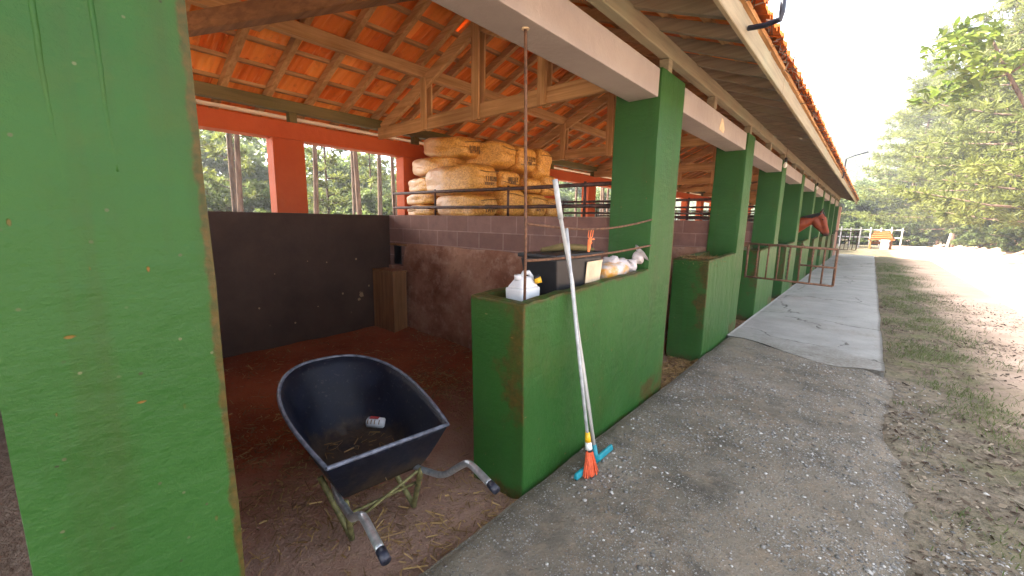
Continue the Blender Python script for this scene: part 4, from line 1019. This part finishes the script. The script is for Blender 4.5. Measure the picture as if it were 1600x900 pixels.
n = 5000; x = rng.uniform(-.35, .05, n); y = rng.choice(np.concatenate([rng.uniform(4.0, 5.25, 900)]+[rng.uniform(7+3*q, 8.25+3*q, 500) for q in range(3)]), n)
strips('doorway_straw', 'straw', np.stack([x, y, floor_z(x, y)+rng.uniform(0, .02, n)], 1), rng.gamma(2, .012, n)+.004, rng.uniform(.0015, .004, n), .2)
# pebbles bedded in the near walkway
n = 26000; x = rng.uniform(.1, 2.4, n); y = .7+5.4*rng.random(n)**1.4
k = (x < walk_edge(y)+.35) & (vnoise(x, y, 2.6, 13)+rng.normal(0, .35, n) > .05) & (y < seam(np.minimum(x, 1.7))-.05); x, y = x[k], y[k]; n = len(x)
r = np.clip(rng.gamma(2.2, .0017, n)+.0022, .0025, .015)
zg = np.where(x < walk_edge(y), wz(x, y, np.clip((x-.03)/(walk_edge(y)-.03), 0, 1)), ground_z(x, y))
oct_ = np.array([(1,0,0),(-1,0,0),(0,1,0),(0,-1,0),(0,0,.7),(0,0,-.7),(.7,.7,.2),(-.7,.7,.3),(.6,-.7,.3),(-.7,-.6,.25)])
of = np.array([(4,0,6),(4,6,2),(4,2,7),(4,7,1),(4,1,9),(4,9,3),(4,3,8),(4,8,0),(5,6,0),(5,2,6),(5,7,2),(5,1,7),(5,9,1),(5,3,9),(5,8,3),(5,0,8)])
th = rng.uniform(0, 6.28, n); sx = rng.uniform(.7, 1.4, n)
P0 = oct_[None]*np.stack([sx, np.ones(n), rng.uniform(.5, .9, n)], 1)[:, None]*r[:, None, None]
P0 += rng.normal(0, .12, P0.shape)*r[:, None, None]
X0 = P0[..., 0]*np.cos(th)[:, None]-P0[..., 1]*np.sin(th)[:, None]+x[:, None]; Y0 = P0[..., 0]*np.sin(th)[:, None]+P0[..., 1]*np.cos(th)[:, None]+y[:, None]
V = np.stack([X0, Y0, P0[..., 2]+(zg+r*.1)[:, None]], -1).reshape(-1, 3); F = (of[None]+10*np.arange(n)[:, None, None]).reshape(-1, 3)
setk(soup('gravel', V, F, 'pebble', None, np.repeat(rng.random(n)**1.9, 10)), 'stuff')
# leaf litter and grass on the verge
n = 34000; x = rng.uniform(1.5, 3.9, n); y = .7+14*rng.random(n)**1.6
k = (x > walk_edge(y)-.12) & (rng.random(n) < np.clip(.45+.7*vnoise(x, y, 1.7, 21), .05, 1)*np.clip((4.0-x)/1.2, .1, 1)); x, y = x[k], y[k]; n = len(x)
strips('leaf_litter', 'litter', np.stack([x, y, ground_z(x, y)+.006], 1), rng.gamma(2.2, .005, n)+.003, rng.gamma(2, .0016, n)+.001, .25)
n = 30000; x = rng.normal(2.2, .36, n); y = .9+24*rng.random(n)**1.25
cl = vnoise(x, y, 2.1, 31)+.6*vnoise(x, y, 6, 33)+.35*sstep(3, 8, y); k = (x > 1.76) & (x < 3.5) & (cl+rng.normal(0, .2, n) > .45); x, y = x[k], y[k]; n = len(x)
h = rng.uniform(.012, .045, n)*(1+.5*sstep(4, 9, y)); th = rng.uniform(0, 6.28, n); b = np.stack([np.cos(th), np.sin(th), 0*th], 1)*.0022
lean = np.stack([rng.normal(0, .55, n), rng.normal(0, .55, n), np.ones(n)], 1)*h[:, None]/2
v, f = quads(np.stack([x, y, ground_z(x, y)], 1)+lean, lean, b); setk(soup('grass', v, f, 'grass', None, np.repeat(rng.random(n), 4)), 'stuff')
# hay on the second trough
n = 2500; x = rng.uniform(-.40, -.03, n); y = rng.uniform(5.27, 5.9, n); z = 1.10+.085*rng.random(n)*np.exp(-((y-5.5)/.3)**2)
strips('loose_hay', 'straw', np.stack([x, y, z], 1), rng.gamma(2.2, .014, n)+.01, rng.uniform(.001, .0025, n), .35)

# ------------------------------------------------------------------ trees
def branch_tube(mb, p, q, r0, r1, n=6, sag=.0):
    p, q = Vector(p), Vector(q); m = (p+q)/2+Vector((0, 0, sag)); mb.tube([p, m, q], [r0, (r0+r1)/2, r1], n)
def pine(H, seed, crown0=.3, spread=.22, dens_=1.0, nl=.30, tk=1.0):
    rr = random.Random(seed); mb = MB(); lean = Vector((rr.uniform(-.04, .04), rr.uniform(-.04, .04), 0)); cs = []; dirs = []
    def tp(t): return Vector((lean.x*H*t+.10*math.sin(t*5+seed), lean.y*H*t+.10*math.cos(t*4+seed), H*t-.3))
    mb.tube([tp(t) for t in np.linspace(0, 1, 12)], [tk*H*.0125*(1-.88*t)+.02 for t in np.linspace(0, 1, 12)], 9)
    nbr = int(46*dens_)
    for i in range(nbr):
        t = crown0+(1-crown0)*((i+rr.random())/nbr); a = i*2.4+rr.uniform(-.5, .5)
        L = H*spread*(1-.78*((t-crown0)/(1-crown0))**1.2)*rr.uniform(.55, 1.1); up = rr.uniform(-.05, .4)
        p = tp(t); d = Vector((math.cos(a), math.sin(a), up)); q = p+d*L
        branch_tube(mb, p, q, .012*H*(1-t)*.35+.018, .012, 5, -.04*L)
        ns = max(5, int(L*7.5))
        for k in range(ns):
            s = .25+.75*(k+rr.random())/ns; c = p.lerp(q, s)+Vector((0, 0, -.16*L*(s*(1-s))))
            off = Vector((rr.gauss(0, 1), rr.gauss(0, 1), rr.gauss(0, .5)))*(.10*L*(1.15-s)+.06); cs.append(c+off); dirs.append((off.normalized()+d*.9+Vector((0, 0, .35))).normalized())
    tr_ = mb.build('trunk', 'bark', None, smooth=True)
    c = np.array(cs); dd = np.array(dirs); K = 15; n = len(c)*K
    C = np.repeat(c, K, 0); D = np.repeat(dd, K, 0)*.65+unit(n)*.85; D /= np.linalg.norm(D, axis=1, keepdims=True)
    ln = rng.uniform(.6, 1.1, n)*nl/2; b = np.cross(D, unit(n)); b /= np.linalg.norm(b, axis=1, keepdims=True)+1e-6
    v, f = quads(C+D*ln[:, None], D*ln[:, None], b*.021); 
    cr = soup('crown', v, f, 'pine', None, np.repeat(np.repeat(rng.random(len(c)), K)*.7+rng.random(n)*.3, 4)); return tr_, cr
def broad(H, seed, crown0=.3, rad=.32, nb_=26, leaf=.10, mat='leaf', per=300, ec=1.0):
    rr = random.Random(seed); mb = MB(); cs = []
    tp = lambda t: Vector((.25*math.sin(t*3+seed), .25*math.cos(t*2.3+seed), H*t-.2))
    mb.tube([tp(t) for t in np.linspace(0, .85, 8)], [H*.018*(1-.85*t)+.015 for t in np.linspace(0, 1, 8)], 8)
    for i in range(nb_):
        t = crown0*.8+(.9-crown0*.8)*((i+rr.random())/nb_); a = i*2.4+rr.uniform(-.6, .6); th_ = (t-crown0)/(1-crown0)
        L = H*rad*math.sqrt(max(.12, 1-(2*th_-.9)**2*.8))*rr.uniform(.45, 1.1)
        p = tp(min(.84, t*.85)); q = p+Vector((math.cos(a)*L, math.sin(a)*L, L*rr.uniform(.1, .75)))
        branch_tube(mb, p, q, .006*H+.01, .008, 5, .06*L)
        for s, w in ((1.0, .5), (.72, .42), (.45, .3)):
            cs.append((p.lerp(q, s)+Vector((rr.gauss(0, .1*L), rr.gauss(0, .1*L), rr.gauss(0, .08*L))), H*.085*rr.uniform(.7, 1.35)*(.6+w), w))
    tr_ = mb.build('trunk', 'bark', None, smooth=True)
    C = []; T = []
    for c, r, w in cs:
        m = int(per*w*ec); u = unit(m)*(rng.random((m, 1))**.45)*r*np.array([1.15, 1.15, .75]); C.append(np.array(c)+u); T.append(np.full(m, rr.random()*.6)+rng.random(m)*.4)
    C = np.vstack(C); T = np.concatenate(T); n = len(C); nrm = unit(n)+np.array([0, 0, .7]); nrm /= np.linalg.norm(nrm, axis=1, keepdims=True)
    a = np.cross(nrm, unit(n)); a /= np.linalg.norm(a, axis=1, keepdims=True)+1e-6; b = np.cross(nrm, a); s = rng.uniform(.6, 1.25, (n, 1))*leaf/2
    v, f = quads(C, a*s*1.5, b*s*.75); return tr_, soup('crown', v, f, mat, None, np.repeat(T, 4))
PROTO = {}
def proto(key, fn):
    tr_, cr = fn(); PROTO[key] = (tr_.data, cr.data)
    for o in (tr_, cr): bpy.data.objects.remove(o)
proto('pineA', lambda: pine(20, 1, .16, .25, 2.1, .36, .6)); proto('pineB', lambda: pine(17, 2, .10, .30, 2.1, .36, .55)); proto('pineC', lambda: pine(12.5, 3, .66, .26, 1.4, .36, .5))
proto('pineD', lambda: pine(17, 4, .72, .22, 1.4, .36, .5))
proto('pineE', lambda: pine(11, 6, .16, .16, .7, .34, .45)); proto('broadA', lambda: broad(7.5, 11, .22, .36, 34, .16, per=330)); proto('broadB', lambda: broad(6.5, 12, .15, .42, 34, .14, per=330))
proto('shrubA', lambda: broad(2.6, 13, .05, .46, 26, .10, per=210)); proto('shrubB', lambda: broad(2.0, 14, .05, .55, 24, .08, per=210))
def tree(key, name, x, y, s, rz, label, cat, group=None, z=None, sx=1.0):
    t = empty(name, (x, y, float(ground_z(x, y)) if z is None else z), rz); t.scale = (s*sx, s*sx, s); tag(t, label, cat, group)
    for nm, me in zip(('trunk', 'crown'), PROTO[key]):
        o = bpy.data.objects.new(nm, me); COL.objects.link(o); o.parent = t
    return t
GR = 'pines above the yard bank'; GS = 'shrubs along the yard bank'; GB = 'pines behind the stable'; GBS = 'bushes behind the stable'; GF = 'trees beyond the fence'
P_R = [('pineB', 7.9, 29.5, 1.12, 'broad near pine with drooping boughs reaching over the road'), ('pineA', 9.3, 27, .95, 'tall feathery pine at the right edge of the yard'), ('pineB', 8.3, 35, 1.05, 'bushy pine with low boughs over the earth bank'), ('pineA', 10.8, 38, 1.15, 'tall feathery pine set back from the earth bank'),
       ('pineB', 7.6, 44, 1.05, 'bushy pale pine beyond the leaning stake'), ('pineA', 9.6, 50, 1.2, 'tall pine further along the earth bank'), ('pineB', 6.2, 55, .85, 'smaller pine at the far end of the earth bank'),
       ('pineA', 14, 31, 1.25, 'tall pine deep in the wood at right'), ('pineA', 14, 45, 1.25, 'tall pine far back above the bank'), ('pineB', 3.9, 57, 1.0, 'bushy pine at the end of the road behind the fence'), ('pineA', 5.9, 63, 1.1, 'tall pine farthest along the road behind the fence'), ('pineB', 6.6, 49, .8, 'smaller pine halfway along the earth bank')]
for i, (k_, x, y, s, lb) in enumerate(P_R): tree(k_, 'pine_tree', x, y, s, i*1.9, lb, 'pine tree', GR, sx=1.15)
for i, (k_, x, y, s) in enumerate([('broadB', 11, 31, .8), ('broadB', 9.6, 39, .75), ('broadA', 10.4, 47, .75), ('broadB', 8.8, 50, .7)]):
    tree(k_, 'broadleaf_tree', x, y, s, i*1.3, 'dense rounded tree growing under the pines on the bank', 'tree', 'leafy trees under the pines')
for i in range(17):
    y = 23+i*2.1; x = float(toe(y))+.7+random.uniform(0, 2.0)
    tree(('shrubA', 'shrubB')[i % 2], 'shrub', x, y, random.uniform(.75, 1.15), i*2.1, 'leafy green shrub on top of the earth bank', 'shrub', GS)
for i, (k_, x, y, s) in enumerate([('broadB', -1.5, 58, 1.0), ('broadA', 1.8, 64, 1.05), ('broadB', 4.6, 60, .85), ('broadA', -4.5, 66, 1.1), ('broadB', .3, 72, 1.2), ('broadA', 4.2, 76, 1.15), ('broadA', 7.0, 72, 1.1)]):
    tree(k_, 'broadleaf_tree', x, y, s, i*1.7, 'rounded green tree standing behind the white fence', 'tree', GF)
for i in range(9):
    tree(('shrubA', 'shrubB')[i % 2], 'shrub', -4+i*1.15, 50+random.uniform(-1, 2), random.uniform(.8, 1.2), i, 'leafy dark shrub along the back of the white fence', 'shrub', 'shrubs behind the white fence')
# behind the stable, trunks and bushes seen through the window openings
i = 0
for y in np.arange(-14, 40, 2.0):
    for xb, kk in ((-12.2, 'pineC'), (-16.5, 'pineD')):  # high crowns out of view, added and shaped to keep sun off the windows
        x = xb+random.uniform(-.7, .7); i += 1
        tree(kk, 'pine_tree', x, y+random.uniform(-.8, .8)+(1 if kk == 'pineD' else 0), random.uniform(.93, 1.02), i*2.3, 'slim bare-trunked pine behind the stable windows, unseen crown shaped to block sun', 'pine tree', GB, z=-.5)
for i in range(40):
    y = -4+i*1.4; x = -14.5-random.random()*9
    tree(('shrubA', 'shrubB')[i % 2], 'bush', x, y, random.uniform(1.0, 1.5), i*1.1, 'sunlit green bush behind the stable windows', 'bush', GBS, z=-.5)
for i in range(44):
    y = -4+i*1.3; x = -18.5-random.random()*8
    tree(('broadA', 'broadB')[i % 2], 'broadleaf_tree', x, y, random.uniform(.48, .78), i*1.7, 'small leafy tree in the thicket behind the stable windows', 'tree', 'thicket trees behind the stable', z=-.5)
for i in range(9):
    tree('pineE', 'pine_tree', -19-random.random()*7, 1+i*3.3, random.uniform(.85, 1.1), i*1.7, 'thin ragged young pine in the thicket behind the stable', 'pine tree', 'ragged young pines behind the stable', z=-.5)
for i in range(24):
    tree(('broadA', 'broadB')[i % 2], 'broadleaf_tree', -29-random.random()*8, -2+i*2.9, random.uniform(.85, 1.25), i*1.1, 'pale green tree far behind the stable windows', 'tree', 'trees far behind the stable', z=-.5)

# leaning young tree whose leafy branch hangs over the road
yt = tag(empty('leaning_tree', (7.6, 20.2, float(ground_z(7.6, 20.2))-.9)), 'thin leaning tree with large lime leaves hanging over the road', 'tree')
mb = MB(); pts = [Vector(p) for p in [(0, 0, -.3), (-1.2, -.1, 2.4), (-2.5, -.2, 5.0), (-3.6, -.3, 7.2), (-4.1, -.4, 8.3)]]
mb.tube(smoothp(pts, 5), list(np.linspace(.11, .03, 21)), 8)
tips = []
for a, b in ((3, (-5.0, .3, 6.9)), (3, (-4.6, -1.2, 7.4)), (4, (-4.6, .5, 8.9)), (3, (-2.7, -.9, 7.7)), (4, (-5.0, -.8, 8.0)), (3, (-2.4, .7, 8.0))):
    branch_tube(mb, pts[a], b, .03, .01, 5, .12); q = Vector(b)
    for s in (1, .75, .5): tips.append((pts[a].lerp(q, s)+Vector((0, 0, .08)), .34+.2*s))
mb.build('trunk', 'bark', yt, smooth=True)
C = np.vstack([np.array(c)+unit(34)*np.array([1.2, 1.2, .55])*w for c, w in tips]); n = len(C); nrm = unit(n)*.7+np.array([0, 0, .8]); a = np.cross(nrm, unit(n)); a /= np.linalg.norm(a, axis=1, keepdims=True); b = np.cross(nrm, a); b /= np.linalg.norm(b, axis=1, keepdims=True)
s = rng.uniform(.12, .24, (n, 1)); v = np.empty((n, 6, 3)); dz = np.array([0, 0, -1.])
v[:, 0] = C-a*s; v[:, 1] = C-a*s*.3-b*s*.32; v[:, 2] = C+a*s*.5-b*s*.30; v[:, 3] = C+a*s*1.1+dz*s*.35; v[:, 4] = C+a*s*.5+b*s*.30; v[:, 5] = C-a*s*.3+b*s*.32
f = np.arange(n*6).reshape(n, 6); soup('crown', v.reshape(-1, 3), f, 'limeleaf', yt, np.repeat(rng.random(n), 6))

# ------------------------------------------------------------------ hill with forest
def hill_z(x, y):
    return -1 + 44*np.exp(-(((x-5)/75)**2+((y-255)/75)**2)) + 26*np.exp(-(((x-90)/70)**2+((y-230)/80)**2)) + 40*np.exp(-(((x+110)/80)**2+((y-260)/80)**2)) + 3*vnoise(x, y, .06, 5)
setk(grid('hill', axis((-260, 260, 8)), axis((110, 380, 8)), hill_z, 'hill'), 'structure')
n = 3600; x = rng.uniform(-90, 130, n); y = rng.uniform(120, 260, n); z = hill_z(x, y)
K = 70; r = rng.uniform(2.2, 4.6, n); u = unit(n*K)*(rng.random((n*K, 1))**.3); u[:, 2] = np.abs(u[:, 2])*1.2
C = np.repeat(np.stack([x, y, z+.5], 1), K, 0)+u*np.repeat(r, K)[:, None]
nrm = u+unit(n*K)*.6; nrm /= np.linalg.norm(nrm, axis=1, keepdims=True); a = np.cross(nrm, unit(n*K)); a /= np.linalg.norm(a, axis=1, keepdims=True)+1e-6; b = np.cross(nrm, a)
s = rng.uniform(.2, .5, (n*K, 1)); v, f = quads(C, a*s, b*s); setk(soup('forest', v, f, 'leaf', None, np.repeat(np.repeat(rng.random(n), K)*.7+.3*rng.random(n*K), 4)), 'stuff')

# ------------------------------------------------------------------ air
mb = MB(); mb.box(-56, 140, -30, 300, -3, 52); hz = mb.build('haze', None, None); setk(hz, 'stuff'); hm = bpy.data.materials.new('haze_air'); hm.use_nodes = True; t = hm.node_tree
t.nodes.remove(t.nodes['Principled BSDF']); pv = t.nodes.new('ShaderNodeVolumePrincipled'); pv.inputs['Color'].default_value = (.93, .96, 1, 1); pv.inputs['Density'].default_value = .0016; pv.inputs['Anisotropy'].default_value = .2
t.links.new(pv.outputs[0], t.nodes['Material Output'].inputs['Volume']); hz.data.materials.append(hm)
